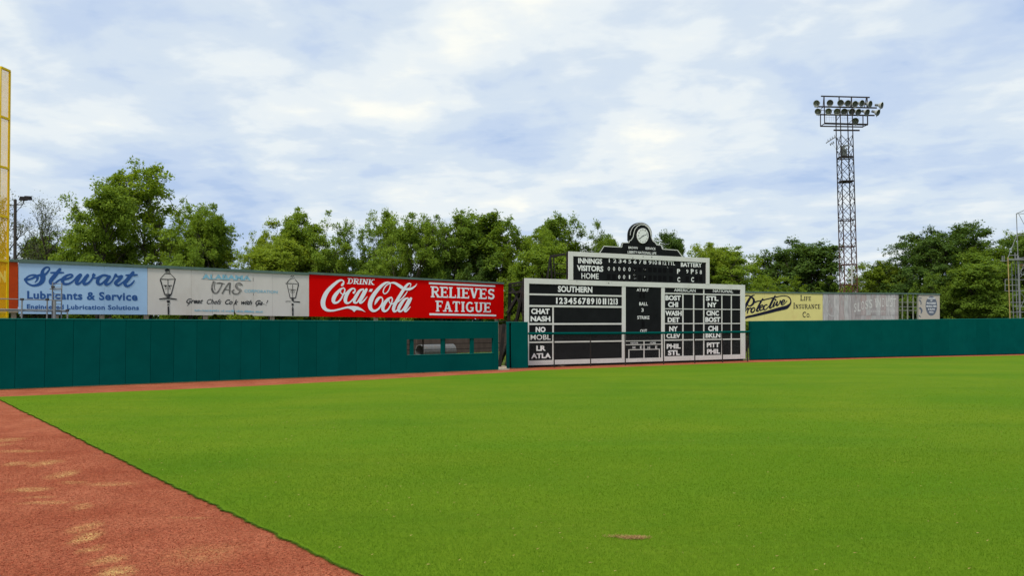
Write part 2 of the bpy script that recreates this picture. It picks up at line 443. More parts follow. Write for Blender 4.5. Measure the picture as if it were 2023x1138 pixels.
def tri_mesh(name, V, m, tint=None, quads=False):
    """V: (n, k, 3) array of k-gons"""
    n, k, _ = V.shape
    me = bpy.data.meshes.new(name)
    me.vertices.add(n * k); me.vertices.foreach_set("co", V.reshape(-1).astype(np.float32))
    me.loops.add(n * k); me.loops.foreach_set("vertex_index", np.arange(n * k, dtype=np.int32))
    me.polygons.add(n); me.polygons.foreach_set("loop_start", np.arange(0, n * k, k, dtype=np.int32))
    try: me.polygons.foreach_set("loop_total", np.full(n, k, dtype=np.int32))
    except Exception: pass
    if tint is not None:
        at = me.attributes.new("tint", 'FLOAT', 'FACE'); at.data.foreach_set("value", tint.astype(np.float32))
    me.update(calc_edges=True)
    me.materials.append(m)
    return me

def leaf_material(name, stops, trans=0.35, rough=0.55):
    m = bpy.data.materials.new(name); m.use_nodes = True
    nt = m.node_tree; N = nt.nodes.new; L = nt.links.new
    b = nt.nodes['Principled BSDF']; out = nt.nodes['Material Output']
    b.inputs['Roughness'].default_value = rough; b.inputs['Specular IOR Level'].default_value = 0.08
    a = N('ShaderNodeAttribute'); a.attribute_name = 'tint'
    r = N('ShaderNodeValToRGB'); L(a.outputs['Fac'], r.inputs[0])
    els = r.color_ramp.elements
    while len(els) < len(stops): els.new(0.5)
    for e, (p, c) in zip(els, stops): e.position = p; e.color = (*c, 1)
    L(r.outputs[0], b.inputs['Base Color'])
    t = N('ShaderNodeBsdfTranslucent')
    v = N('ShaderNodeVectorMath'); v.operation = 'MULTIPLY'; L(r.outputs[0], v.inputs[0]); v.inputs[1].default_value = (1.5, 1.35, 0.6); L(v.outputs[0], t.inputs['Color'])
    mx = N('ShaderNodeMixShader'); mx.inputs[0].default_value = trans
    L(b.outputs[0], mx.inputs[1]); L(t.outputs[0], mx.inputs[2]); L(mx.outputs[0], out.inputs['Surface'])
    return m

def blades():
    rs = np.random.RandomState(3)
    out = []; tints = []
    for (y0, y1, n, hmin, hmax, w) in ((6.6, 9.5, 170000, .012, .026, .0032), (9.5, 14, 170000, .012, .026, .0045), (14, 36, 330000, .013, .026, .007)):
        yy = y0 + (y1 - y0) * rs.rand(n)
        half = yy * 0.615 + 0.3
        xx = (rs.rand(n) * 2 - 1) * half
        lim = np.interp(-yy, -ey, ex)            # left boundary of turf at that depth
        k = xx > lim + 0.0 + rs.rand(n) * 0.03
        if y0 == 14: k &= rs.rand(n) < np.clip((36 - yy) / 22, 0, 1) ** 1.3
        if y0 == 14: k &= yy < 26.2 + np.clip(xx + 15, 0, 60) * .5
        xx, yy = xx[k], yy[k]; n = len(xx)
        h = hmin + (hmax - hmin) * rs.rand(n) ** 1.5
        a = rs.rand(n) * 2 * np.pi; lean = rs.randn(n, 2) * 0.012
        dx, dy = np.cos(a) * w / 2, np.sin(a) * w / 2
        V = np.zeros((n, 3, 3)); V[:, 0] = np.c_[xx - dx, yy - dy, np.full(n, GZ - .002)]; V[:, 1] = np.c_[xx + dx, yy + dy, np.full(n, GZ - .002)]
        V[:, 2] = np.c_[xx + lean[:, 0], yy + lean[:, 1], GZ + h]
        out.append(V); tints.append(np.clip(rs.randn(n) * .16 + .45 + 0.12 * np.sin(xx * 1.1 + 2 * np.sin(yy * .8)), 0, 1))
    # ragged fringe hanging over the cut edge of the turf
    E = np.array([(p.x, p.y) for p in fine]); E = E[(E[:, 1] > 5.5) & (E[:, 1] < 30)]
    n = 26000; i = rs.randint(0, len(E) - 1, n); t = rs.rand(n)[:, None]; P = E[i] * (1 - t) + E[i + 1] * t + rs.randn(n, 2) * .008
    w = np.interp(P[:, 1], [7, 28], [.004, .012]); k = rs.rand(n) < np.interp(P[:, 1], [6, 12, 30], [1, 1, .6]); P = P[k]; w = w[k]; n = len(P)
    tl = .012 + .03 * rs.rand(n) ** 2; V = np.zeros((n, 3, 3)); V[:, 0] = np.c_[P[:, 0], P[:, 1] - w, np.full(n, GZ)]; V[:, 1] = np.c_[P[:, 0], P[:, 1] + w, np.full(n, GZ)]
    V[:, 2] = np.c_[P[:, 0] - tl * .9, P[:, 1] - tl * .6 + rs.randn(n) * .01, GZ - .012 * rs.rand(n)]
    out.append(V); tints.append(np.clip(rs.randn(n) * .15 + .35, 0, 1))
    V = np.concatenate(out); T = np.concatenate(tints)
    m = leaf_material('grass_blade', [(0, (0.066, 0.150, 0.006)), (0.5, (0.102, 0.200, 0.009)), (0.85, (0.150, 0.228, 0.018)), (1, (0.34, 0.33, 0.08))], 0.25, 0.8)
    me = tri_mesh('grass_blades', V, m, T)
    o = link_mesh('grass_blades', me, None); tag(o, 'short mown grass blades of the near outfield', 'grass', kind='stuff')
    # torn straw-coloured scuff in the turf
    c = gnd(1253, 1065, GZ); n = 1300
    u = rs.randn(n, 2) * np.array([.065, .030]); u[: n // 6] += np.array([-.16, .05])
    a = rs.rand(n) * np.pi; l = .012 + .02 * rs.rand(n); w = .004
    p = np.c_[c.x + u[:, 0], c.y + u[:, 1], GZ + .004 + .014 * rs.rand(n)]
    V = np.zeros((n, 3, 3)); D = np.c_[np.cos(a) * l, np.sin(a) * l * .6, rs.rand(n) * .015]
    V[:, 0] = p; V[:, 1] = p + np.c_[-np.sin(a) * w, np.cos(a) * w, np.zeros(n)]; V[:, 2] = p + D
    m2 = leaf_material('straw', [(0, (0.12, 0.045, 0.018)), (0.5, (0.30, 0.17, 0.06)), (1, (0.46, 0.34, 0.14))], 0.1, 0.8)
    o = link_mesh('turf_scuff', tri_mesh('turf_scuff', V, m2, rs.rand(n)), None)
    tag(o, 'brown torn scuff of dead grass in the near outfield turf', 'scuff', kind='stuff')
    # clippings: sparse pale dead bits lying on the grass
    n = 500; yy = 7 + 12 * rs.rand(n) ** 1.3; xx = (rs.rand(n) * 2 - 1) * yy * .6; k = xx > np.interp(-yy, -ey, ex) + .1; xx, yy = xx[k], yy[k]; n = len(xx)
    a = rs.rand(n) * np.pi; l = .02 + .02 * rs.rand(n); p = np.c_[xx, yy, np.full(n, GZ + .026)]
    V = np.zeros((n, 3, 3)); V[:, 0] = p; V[:, 1] = p + np.c_[-np.sin(a) * .006, np.cos(a) * .006, np.full(n, .004)]; V[:, 2] = p + np.c_[np.cos(a) * l, np.sin(a) * l, rs.rand(n) * .01]
    o = link_mesh('dry_clippings', tri_mesh('dry_clippings', V, m2, .6 + .4 * rs.rand(n)), None)
    tag(o, 'pale dry clippings scattered on the outfield grass', 'clippings', kind='stuff')
    # loose chips of crushed brick on the near track
    n = 70000; yy = 6.6 + 10 * rs.rand(n) ** 1.6; xx = -yy * .62 + rs.rand(n) * (yy * .62 + np.interp(-yy, -ey, ex) - .01); s = .003 + .006 * rs.rand(n) ** 2
    r = rs.randn(n, 3, 3); r /= np.linalg.norm(r, axis=2)[:, :, None]
    c = np.c_[xx, yy, s * .4]
    T4 = c[:, None, :] + np.concatenate([r, (-r.sum(1) / 2.0)[:, None, :]], 1) * s[:, None, None]
    V = np.concatenate([T4[:, [0, 1, 2]], T4[:, [0, 1, 3]], T4[:, [1, 2, 3]], T4[:, [0, 2, 3]]])
    o = link_mesh('loose_gravel', tri_mesh('loose_gravel', V, M['chip']), None)
    tag(o, 'loose crushed red brick grit on the near warning track', 'gravel', kind='stuff')
blades()

# ------------------------------------------------------------------ lettering
_CAP = None
def glyph_mesh(s, bold=0.0, shear=0.0, space=1.0):
    cu = bpy.data.curves.new('lettering', 'FONT'); cu.body = s; cu.size = 1.0; cu.offset = bold; cu.shear = shear
    cu.space_character = space; cu.resolution_u = 3; cu.fill_mode = 'FRONT'
    o = bpy.data.objects.new('lettering', cu)
    me = bpy.data.meshes.new_from_object(o)
    vs = [(v.co.x, v.co.y) for v in me.vertices]; fs = [tuple(p.vertices) for p in me.polygons]
    bpy.data.objects.remove(o); bpy.data.curves.remove(cu); bpy.data.meshes.remove(me)
    return vs, fs
def text(mb, pl, s, q, bold=0.0, shear=0.0, out=0.02, full=False, space=1.0):
    """q = x0, x1, ytop0, ybase0, ytop1, ybase1 in the photograph's pixels; top is cap height"""
    global _CAP
    if _CAP is None:
        v, _ = glyph_mesh('H'); _CAP = max(p[1] for p in v)
    vs, fs = glyph_mesh(s, bold, shear, space)
    if not vs: return
    x0, x1, t0, b0, t1, b1 = q
    if s == '1' and pl is SB:
        c_ = (x0 + x1) / 2; w_ = max(.8, min(1.4, (x1 - x0) / 2 * .9)); poly(mb, pl, [(c_ - w_, t0), (c_ + w_, t0), (c_ + w_, b0), (c_ - w_, b0)], out); return
    lo = min(v[0] for v in vs); hi = max(v[0] for v in vs)
    y0 = -bold; y1 = _CAP + bold
    if full: y0 = min(v[1] for v in vs); y1 = max(v[1] for v in vs)
    P = []
    for x, y in vs:
        a = (x - lo) / (hi - lo); b = (y - y0) / (y1 - y0)
        X = x0 + (x1 - x0) * a; B = b0 + (b1 - b0) * a; T = t0 + (t1 - t0) * a
        P.append(pl.px(X, B + (T - B) * b, out))
    mb.add(P, fs)
# slab-serif letters drawn as strokes: (x0,y0,x1,y1,width) and serifs (x, y, width)
def arc(cx, cy, rx, ry, a0, a1, n=10):
    return [(cx + rx * math.cos(math.radians(a0 + (a1 - a0) * i / n)), cy + ry * math.sin(math.radians(a0 + (a1 - a0) * i / n))) for i in range(n + 1)]
SLAB = {
 'R': (.88, [([(.2, .04), (.2, .96)], .2), ([(.2, .94), (.5, .94)] + arc(.5, .73, .2, .21, 90, -90, 8) + [(.2, .52)], .13), ([(.42, .5), (.76, .05)], .19)], [(.2, .0), (.16, 1.), (.78, .0)]),
 'E': (.78, [([(.2, .04), (.2, .96)], .2), ([(.2, .94), (.70, .94)], .12), ([(.2, .5), (.55, .5)], .12), ([(.2, .06), (.72, .06)], .12), ([(.68, .98), (.68, .76)], .08), ([(.70, .02), (.70, .26)], .08), ([(.55, .38), (.55, .62)], .08)], [(.16, 0), (.16, 1)]),
 'L': (.74, [([(.22, .04), (.22, .96)], .2), ([(.2, .06), (.68, .06)], .12), ([(.67, .02), (.67, .3)], .08)], [(.2, 0), (.22, 1)]),
 'I': (.46, [([(.22, .04), (.22, .96)], .21)], [(.22, 0), (.22, 1)]),
 'V': (.86, [([(.16, .96), (.42, .06)], .2), ([(.42, .06), (.68, .96)], .14)], [(.14, 1), (.70, 1)]),
 'S': (.74, [(arc(.38, .71, .22, .22, 20, 270, 12) + arc(.38, .28, .23, .22, 90, -160, 12), .165), ([(.62, .98), (.62, .74)], .07), ([(.13, .02), (.13, .28)], .07)], []),
 'F': (.74, [([(.2, .04), (.2, .96)], .2), ([(.2, .94), (.68, .94)], .12), ([(.2, .5), (.52, .5)], .12), ([(.66, .98), (.66, .74)], .08), ([(.52, .38), (.52, .62)], .08)], [(.2, 0), (.16, 1)]),
 'A': (.9, [([(.18, .04), (.44, .96)], .14), ([(.44, .96), (.72, .04)], .2), ([(.26, .3), (.62, .3)], .11)], [(.16, 0), (.73, 0)]),
 'T': (.82, [([(.4, .04), (.4, .96)], .2), ([(.06, .94), (.74, .94)], .12), ([(.07, .98), (.07, .74)], .08), ([(.73, .98), (.73, .74)], .08)], [(.4, 0)]),
 'G': (.88, [(arc(.45, .5, .32, .44, 45, 330, 16), .17), ([(.72, .06), (.72, .44)], .17), ([(.5, .44), (.82, .44)], .1)], []),
 'U': (.88, [([(.2, .96), (.2, .3)] + arc(.43, .3, .23, .24, 180, 360, 10) + [(.66, .3), (.66, .96)], .17)], [(.18, 1), (.68, 1)]),
 'D': (.86, [([(.2, .04), (.2, .96)], .2), ([(.2, .94), (.4, .94)] + arc(.4, .5, .32, .44, 90, -90, 12) + [(.2, .06)], .14)], [(.14, 0), (.14, 1)]),
 'N': (.92, [([(.18, .04), (.18, .96)], .13), ([(.18, .96), (.72, .04)], .2), ([(.72, .04), (.72, .96)], .13)], [(.18, 0), (.15, 1), (.72, 1)]),
 'K': (.92, [([(.2, .04), (.2, .96)], .2), ([(.24, .4), (.70, .95)], .13), ([(.36, .55), (.76, .05)], .19)], [(.2, 0), (.2, 1), (.74, 1), (.78, 0)]),
 'C': (.84, [(arc(.45, .5, .32, .43, 50, 310, 16), .17), ([(.70, .98), (.70, .7)], .07)], []),
 'O': (.88, [(arc(.43, .5, .31, .43, 0, 360, 20), .17)], []),
 '.': (.3, [([(.12, .02), (.12, .16)], .15)], []),
}
def ribbon(mb, pl, pts, out, step=0.0, cap=True):
    """pts: (px, py, width px) centre line; a ribbon that rises slightly so that loops do not share a plane"""
    n = len(pts); L_, R_ = [], []
    for i in range(n):
        a = pts[max(i - 1, 0)]; b = pts[min(i + 1, n - 1)]
        dx, dy = b[0] - a[0], b[1] - a[1]; l = math.hypot(dx, dy) or 1
        nx, ny = -dy / l, dx / l; w = pts[i][2] / 2
        L_.append((pts[i][0] + nx * w, pts[i][1] + ny * w)); R_.append((pts[i][0] - nx * w, pts[i][1] - ny * w))
    V = [];
    for i in range(n):
        V.append(pl.px(*L_[i], out + step * i)); V.append(pl.px(*R_[i], out + step * i))
    F = [(2 * i, 2 * i + 1, 2 * i + 3, 2 * i + 2) for i in range(n - 1)]
    mb.add(V, F)
    if cap:
        for i, dd in ((0, 0), (n - 1, 1)):
            x, y, w = pts[i]
            if w < 0.6: continue
            c = [pl.px(x + w / 2 * math.cos(t), y + w / 2 * math.sin(t), out + step * i + 0.0005 + 0.0005 * dd) for t in [k * math.pi / 5 for k in range(10)]]
            mb.add(c, [tuple(range(10))])
def smooth_pts(p, sub=4):
    o = []
    n = len(p)
    for i in range(n - 1):
        p0 = p[max(i - 1, 0)]; p1 = p[i]; p2 = p[i + 1]; p3 = p[min(i + 2, n - 1)]
        for k in range(sub):
            t = k / sub
            o.append(tuple(0.5 * ((2 * b) + (-a + c) * t + (2 * a - 5 * b + 4 * c - d_) * t * t + (-a + 3 * b - 3 * c + d_) * t ** 3) for a, b, c, d_ in zip(p0, p1, p2, p3)))
    o.append(tuple(p[-1]))
    return o
def brush(mb, pl, strokes, ox, oy, sc, out=0.012, wk=1.0):
    for i, st in enumerate(strokes):
        pts = [(ox + x * sc, oy + y * sc, max(w * sc * wk, 0.35)) for x, y, w in smooth_pts(st)]
        ribbon(mb, pl, pts, out + 0.0008 * i, 0.00001)
def poly(mb, pl, pts, out):
    P = [pl.px(x, y, out) for x, y in pts]
    tri = tessellate_polygon([[Vector((x, -y, 0)) for x, y in pts]])
    fs = []
    for t in tri:
        a, b, c = [pts[i] for i in t]
        ar = (b[0] - a[0]) * (c[1] - a[1]) - (c[0] - a[0]) * (b[1] - a[1])
        fs.append(t if ar < 0 else t[::-1])
    mb.add(P, fs)
def slab(mb, pl, s, q, out=0.012, shear=0.0, weight=1.0, serif=0.34, small=None, gap=0.0):
    x0, x1, t0, b0, t1, b1 = q
    adv = []; X = 0
    for i, ch in enumerate(s):
        k = 1.0 if (small is None or i == 0) else small
        adv.append((ch, X, k)); X += SLAB[ch][0] * k + gap if ch != ' ' else 0.5
    tot = X
    ct = 0
    def mp(x, y):
        a = (x + shear * y) / tot; Xp = x0 + (x1 - x0) * a; B = b0 + (b1 - b0) * a; T = t0 + (t1 - t0) * a
        return Xp, B + (T - B) * y
    xs = (x1 - x0) / tot
    ys = abs(b0 - t0)
    for ch, X, k in adv:
        wd, strokes, serifs = SLAB[ch]
        for pts, w in strokes:
            n = len(pts); LL, RR = [], []
            for i in range(n):
                a = pts[max(i - 1, 0)]; b = pts[min(i + 1, n - 1)]
                if ch == 'O' and i in (0, n - 1): a, b = pts[-2], pts[1]
                dx, dy = b[0] - a[0], b[1] - a[1]; l = math.hypot(dx, dy) or 1
                nx, ny = -dy / l * w * weight / 2, dx / l * w * weight / 2
                LL.append((X + (pts[i][0] + nx) * k, (pts[i][1] + ny) * k)); RR.append((X + (pts[i][0] - nx) * k, (pts[i][1] - ny) * k))
            o = out + 0.0004 * (ct % 7); ct += 1
            V = []
            for a, b in zip(LL, RR): V += [pl.px(*mp(*a), o), pl.px(*mp(*b), o)]
            mb.add(V, [(2 * i, 2 * i + 1, 2 * i + 3, 2 * i + 2) for i in range(n - 1)])
        for sx, sy in [(s_[0], s_[1]) for s_ in serifs]:
            h = 0.11 * (0.6 + 0.4 * weight); ya, yb = (0, h) if sy < .5 else (1 - h, 1)
            o = out + 0.0004 * (ct % 7); ct += 1
            c = [(sx - serif / 2, ya), (sx + serif / 2, ya), (sx + serif / 2, yb), (sx - serif / 2, yb)]
            mb.add([pl.px(*mp(X + x * k, y * k), o) for x, y in c], [(0, 1, 2, 3)])

# ------------------------------------------------------------------ padded outfield walls
def pad_profile(pl, s0, s1, z0, z1a, z1b, thick=0.14, ch=0.012, gap=0.0028):
    mb = MB(); a, b = s0 + gap, s1 - gap
    prof = [(a, 0), (a, thick - ch), (a + ch * .4, thick - ch * .35), (a + ch * 1.2, thick), (b - ch * 1.2, thick), (b - ch * .4, thick - ch * .35), (b, thick - ch), (b, 0)]
    n = len(prof); vs = []
    for zz in (0, 1):
        for s, o in prof:
            f = (s - s0) / (s1 - s0); top = z1a + (z1b - z1a) * f
            vs.append(pl.at(s, z0 if zz == 0 else top, o - thick))
    fs = [(i, i + 1, n + i + 1, n + i)[::-1] for i in range(n - 1)] + [tuple(range(n)), tuple(range(n, 2 * n))[::-1], (0, n, 2 * n - 1, n - 1)[::-1]]
    mb.add(vs, fs)
    return mb
def wall_top(pl, px0, py0, px1, py1):
    s0, z0 = pl.sz(px0, py0); s1, z1 = pl.sz(px1, py1)
    return lambda s: z0 + (z1 - z0) * (s - s0) / (s1 - s0)
lw = empty('outfield_wall', LW.at(0, 0), 'long dark green padded wall under the billboards, with a slotted viewing window', 'wall')
ltop = wall_top(LW, 0, 629.6, 985, 636)
seams_px = [30.7, 89, 145, 197.7, 248.6, 297.8, 343.9, 389, 434.6, 476.3, 515, 553, 590, 626, 670, 704, 740, 772]
ss = [LW.sz(x, 700)[0] for x in seams_px]
ss = [ss[0] - .9 * k for k in range(11, 0, -1)] + ss
rng = random.Random(2)
for a, b in zip(ss[:-1], ss[1:]):
    o = pad_profile(LW, a, b, 0.03, ltop(a) - .02, ltop(b) - .02).build('pad_panel', PADS[rng.randrange(3)], lw)
# window section
sA = ss[-1]; sE = LW.sz(985, 700)[0]
wx = lambda x: LW.sz(x, 685)[0]
o0 = wx(804.2); o1 = wx(974.5)
zt = LW.sz(890, 669.6)[1]; zb = LW.sz(890, 700.4)[1]
pad_profile(LW, sA, o0, .03, ltop(sA) - .02, ltop(o0) - .02, gap=0.002).build('pad_panel', PADS[rng.randrange(3)], lw)
pad_profile(LW, o1, sE, .03, ltop(o1) - .02, ltop(sE) - .02, gap=0.002).build('pad_panel', PADS[rng.randrange(3)], lw)
pad_profile(LW, o0, o1, .03, zb, zb, gap=0.001).build('pad_panel', PADS[rng.randrange(3)], lw)
pad_profile(LW, o0, o1, zt, ltop(o0) - .02, ltop(o1) - .02, gap=0.001).build('pad_panel', PADS[rng.randrange(3)], lw)
for xa, xb in ((811.5, 818), (873, 879.5), (930.5, 937)):
    MB().pbox(LW, wx(xa), wx(xb), zb, zt, -.13, -.03).build('window_post', M['pad'], lw)
MB().pbox(LW, o0, o1, zb, zb + .02, -.14, .012).build('window_sill', M['pad_edge'], lw)
bars = MB()
for zf in (.33, .68):
    bars.bar(LW.at(o0, zb + (zt - zb) * zf, -.3), LW.at(o1 + .55, zb + (zt - zb) * zf, -.3), .012)
for xa in (842, 885): bars.bar(LW.at(wx(xa), 0, -.3), LW.at(wx(xa), zt + .3, -.3), .03)
bars.build('rear_fence_frame', M['steel_dark'], lw)
sL = ss[0]
MB().hexa([LW.at(sL, ltop(sL) - .017, -.15), LW.at(sE, ltop(sE) - .017, -.15), LW.at(sE, ltop(sE) - .017, .012), LW.at(sL, ltop(sL) - .017, .012),
           LW.at(sL, ltop(sL) + .015, -.15), LW.at(sE, ltop(sE) + .015, -.15), LW.at(sE, ltop(sE) + .015, .012), LW.at(sL, ltop(sL) + .015, .012)][::-1]).build('top_cap', M['pad_edge'], lw)
# short section beside the scoreboard
sc_root = empty('wall_section', SC.at(0, 0), 'short freestanding green padded section just left of the scoreboard', 'wall')
s1 = SC.sz(1010.5, 700)[0]; s2 = SC.sz(1043.7, 700)[0]; s0 = SC.sz(1003, 700)[0]; sm = SC.sz(1007, 700)[0]
zc = SC.sz(1025, 636.6)[1]
pad_profile(SC, s1, s2, .03, zc - .02, zc - .02).build('pad_panel', M['pad'], sc_root)
pad_profile(SC, s0, sm, .03, zc - .02, zc - .02).build('pad_panel', M['pad'], sc_root)
MB().pbox(SC, sm, s1, .03, zc - .03, -.14, -.07).build('joint_strip', M['black_slot'], sc_root)
MB().pbox(SC, s0, s2, zc - .019, zc + .012, -.15, .012).build('top_cap', M['pad_edge'], sc_root)
# right wall
rw = empty('outfield_wall', RW.at(0, 0), 'dark green padded wall running right from the scoreboard to the photo edge', 'wall')
rtop = wall_top(RW, 1482, 635, 2023, 629.2)
sx = [1482, 1516, 1550, 1597, 1643, 1680, 1716, 1742, 1770, 1796.5, 1823.5, 1850, 1875, 1902, 1929, 1955, 1980, 2005]
ss = [RW.sz(x, 665)[0] for x in sx]; ss += [ss[-1] + 1.15 * k for k in range(1, 14)]
for a, b in zip(ss[:-1], ss[1:]):
    pad_profile(RW, a, b, .05, rtop(a) - .02, rtop(b) - .02).build('pad_panel', PADS[rng.randrange(3)], rw)
a, b = ss[0], ss[-1]
MB().hexa([RW.at(a, rtop(a) - .017, -.15), RW.at(b, rtop(b) - .017, -.15), RW.at(b, rtop(b) - .017, .012), RW.at(a, rtop(a) - .017, .012),
           RW.at(a, rtop(a) + .018, -.15), RW.at(b, rtop(b) + .018, -.15), RW.at(b, rtop(b) + .018, .012), RW.at(a, rtop(a) + .018, .012)][::-1]).build('top_cap', M['pad_edge'], rw)
MB().pbox(RW, a, b, 0, .045, -.12, -.03).build('base_board', M['black_slot'], rw)

# ------------------------------------------------------------------ scoreboard
sb = empty('scoreboard', SB.at(0, 0), 'black and white manual baseball scoreboard with a round clock on its crown', 'scoreboard')
X0, X1 = 1036.0, 1471.0
T = lambda x: 549.5 + .0313 * (x - X0)
B = lambda x: 722.3 - .0312 * (x - X0)
def by(x, b): return T(x) + (B(x) - T(x)) * b
def rect(x0, x1, b0, b1): return [(x0, by(x0, b0)), (x1, by(x1, b0)), (x1, by(x1, b1)), (x0, by(x0, b1))]
T2 = lambda x: 496.7 + .0479 * (x - 1122.8)
UI0 = lambda x: T2(x) + 9.0
UI1 = lambda x: 553.3 + .0285 * (x - 1131.7)
MB().quadbox(SB, rect(X0, X1, 0.002, .998), -.22, -.02).build('backing_board', M['steel_dark'], sb)
MB().quadbox(SB, [(1122.8, T2(1122.8) + .3), (1400.6, T2(1400.6) + .3), (1400.6, T(1400.6) + .6), (1122.8, T(1122.8) + .6)], -.22, -.02).build('backing_board', M['steel_dark'], sb)
# black panels
cells = []
def cell(q, name='black_panel'):
    return MB().quadbox(SB, q, -.018, .004).build(name, M['black'], sb)
e = .6
def c(x0, x1, b0, b1): cell(rect(x0 - e, x1 + e, b0 - .003, b1 + .003))
c(1044.3, 1228.3, .0615, .174); c(1044.3, 1228.3, .193, .3066)
for b0, b1 in ((.329, .515), (.536, .728), (.745, .946)):
    c(1044.3, 1091, b0, b1); c(1093.8, 1228.3, b0, b1)
c(1235.3, 1306, .0636, .73); c(1235.3, 1306, .743, .955)
c(1312.6, 1389, .066, .130); c(1391.1, 1462.1, .066, .130)
cols = [(1312.7, 1347.7), (1349.9, 1369.1), (1371.1, 1389), (1391.1, 1425), (1426.7, 1443.7), (1445.4, 1462.1)]
rows = [(.1465, .329), (.34, .5167), (.5296, .7256), (.742, .94)]
for a, b in cols:
    for r0, r1 in rows: c(a, b, r0, r1)
cell([(1131.1, UI0(1131)), (1395, UI0(1395)), (1395, UI1(1395)), (1131.1, UI1(1131))])
# white framing
_k = [0]
def strip(q, name='white_batten', th=.03):
    _k[0] += 1
    return MB().quadbox(SB, q, -.016, th + .0015 * (_k[0] % 5)).build(name, M['white'], sb)
def hs(x0, x1, b0, b1, name='white_batten', th=.024): strip(rect(x0, x1, b0, b1), name, th)
fr = 'white_frame'
strip([(X0, T(X0)), (1044.5, T(1044.5)), (1044.5, B(1044.5)), (X0, B(X0))], fr, .04)
strip([(1462.1, T(1462.1)), (X1, T(X1)), (X1 + .6, B(X1)), (1462.7, B(1462.7))], fr, .04)
hs(1044.5, 1131.2, 0, .0615, fr, .04)
strip([(1131.2, UI1(1131.2) + .1), (1394.3, UI1(1394.3) + .1), (1394.3, by(1394.3, .0655)), (1131.2, by(1131.2, .0625))], fr, .04)
hs(1394.3, 1462.1, 0, .066, fr, .04)
hs(1228.3, 1235.4, .0625, 1.0, fr, .034); hs(1306, 1312.6, .065, 1.0, fr, .034)
strip([(1122.8, T2(1122.8)), (1131.4, T2(1131.4)), (1131.4, T(1131.4) + .8), (1122.8, T(1122.8) + .8)], fr, .045)
strip([(1394.3, T2(1394.3)), (1400.6, T2(1400.6)), (1400.6, T(1400.6) + .8), (1394.3, T(1394.3) + .8)], fr, .045)
strip([(1131.4, T2(1131.4)), (1394.3, T2(1394.3)), (1394.3, UI0(1394.3)), (1131.4, UI0(1131.4))], fr, .045)
hs(1044.5, 1228.3, .174, .193); hs(1044.5, 1228.3, .3066, .329); hs(1044.5, 1228.3, .515, .536); hs(1044.5, 1228.3, .728, .745)
hs(1091, 1093.8, .329, .95, th=.018)
for a, b in ((1044.5, 1093.5), (1094.6, 1166.6), (1167.6, 1228.3)): hs(a, b, .946, 1.0, fr, .032)
hs(1235.4, 1306, .953, 1.0, fr, .032)
for a, b in ((1312.6, 1372.4), (1373.3, 1427), (1427.9, 1462.1)): hs(a, b, .94, 1.0, fr, .032)
hs(1235.4, 1306, .733, .742, th=.02); hs(1235.4, 1306, .780, .789, th=.02); hs(1271.2, 1273, .742, .952, th=.012)
hs(1242, 1302.5, .842, .851, th=.02); hs(1241.3, 1243, .842, .952, th=.015); hs(1301.6, 1303.2, .842, .952, th=.015)
hs(1312.6, 1462.1, .130, .1465)
for b0, b1 in ((.329, .34), (.5167, .5296), (.7256, .742)): hs(1312.6, 1462.1, b0, b1)
for x0, x1 in ((1347.7, 1349.9), (1369.1, 1371.1), (1425, 1426.7), (1443.7, 1445.4)): hs(x0, x1, .1465, .94, th=.016)
hs(1389, 1391.1, .066, .94, th=.018)
# lettering, one part per line of words
def word(s, q, bold=.028, shear=0.0, out=.012, m='letter', name='lettering', pl=None, parent=None, full=False, space=1.0):
    bold = min(bold, .010) if 'M' in s else bold * .85
    if q[3] - q[2] < 8: bold = min(bold, .016)
    mb = MB(); text(mb, pl or SB, s, q, bold, shear, out, full, space)
    return mb.build(name, M[m], parent or sb)
def sq(x0, x1, y0, y1, slope):    # cap-height box, given at its left end, with a slope
    dx = x1 - x0
    return (x0, x1, y0, y1, y0 + slope * dx, y1 + slope * dx)
word('INNINGS', (1142, 1189.3, 509.2, 520.0, 511.3, 522.0), .045)
word('VISITORS', (1139.6, 1191.6, 523.8, 534.8, 526.0, 536.8), .045)
word('HOME', (1148.5, 1182.5, 539.4, 550.2, 540.6, 551.4), .045)
ys = .0418
for s, cx, w in (('1', 928, 10), ('2', 983, 30), ('3', 1035, 30), ('4', 1080, 34), ('5', 1133, 28), ('6', 1185, 30), ('7', 1237, 28), ('8', 1283, 30), ('9', 1335, 30), ('10', 1384, 42), ('1', 1426, 9), ('1', 1438, 9), ('12', 1480, 36), ('TTL', 1546, 76)):
    x = 1020 + (cx - w / 2) * .19772; x2 = 1020 + (cx + w / 2) * .19772; yt = 420 + 460 * .19772 + (x - 1203) * ys
    word(s, (x, x2, yt, yt + 7.7, yt + ys * (x2 - x), yt + 7.7 + ys * (x2 - x)), .03, name='inning_lettering')
word('BATTERY', (1344.8, 1386.5, 518.2, 526.8, 519.6, 528.2), .04)
for s, cx, cy, w, h in (('P', 1620, 587, 30, 48), ('P', 1757, 588, 28, 48), ('C', 1622, 669, 28, 46), ('C', 1760, 669, 28, 46)):
    x = 1020 + cx * .19772; y = 420 + cy * .19772
    word(s, (x - w * .0989, x + w * .0989, y - h * .0989, y + h * .0989, y - h * .0989 + .1, y + h * .0989 + .1), .035)
for s, cx, cy in (('0', 923, 560), ('0', 975, 562), ('0', 1028, 563), ('0', 1077, 565), ('0', 1130, 567), ('0', 1027, 643), ('0', 1076, 643), ('1', 1130, 643), ('9', 1707, 588), ('5', 1798, 592), ('8', 1842, 595)):
    x = 1020 + cx * .19772; y = 420 + cy * .19772; w = 2.0 if s != '1' else 1.2
    word(s, (x - w, x + w, y - 3.7, y + 3.7, y - 3.6, y + 3.8), .012, name='score_lettering')
word('SOUTHERN', (1102, 1170, 564.9, 576.8, 566.6, 578.4), .04)
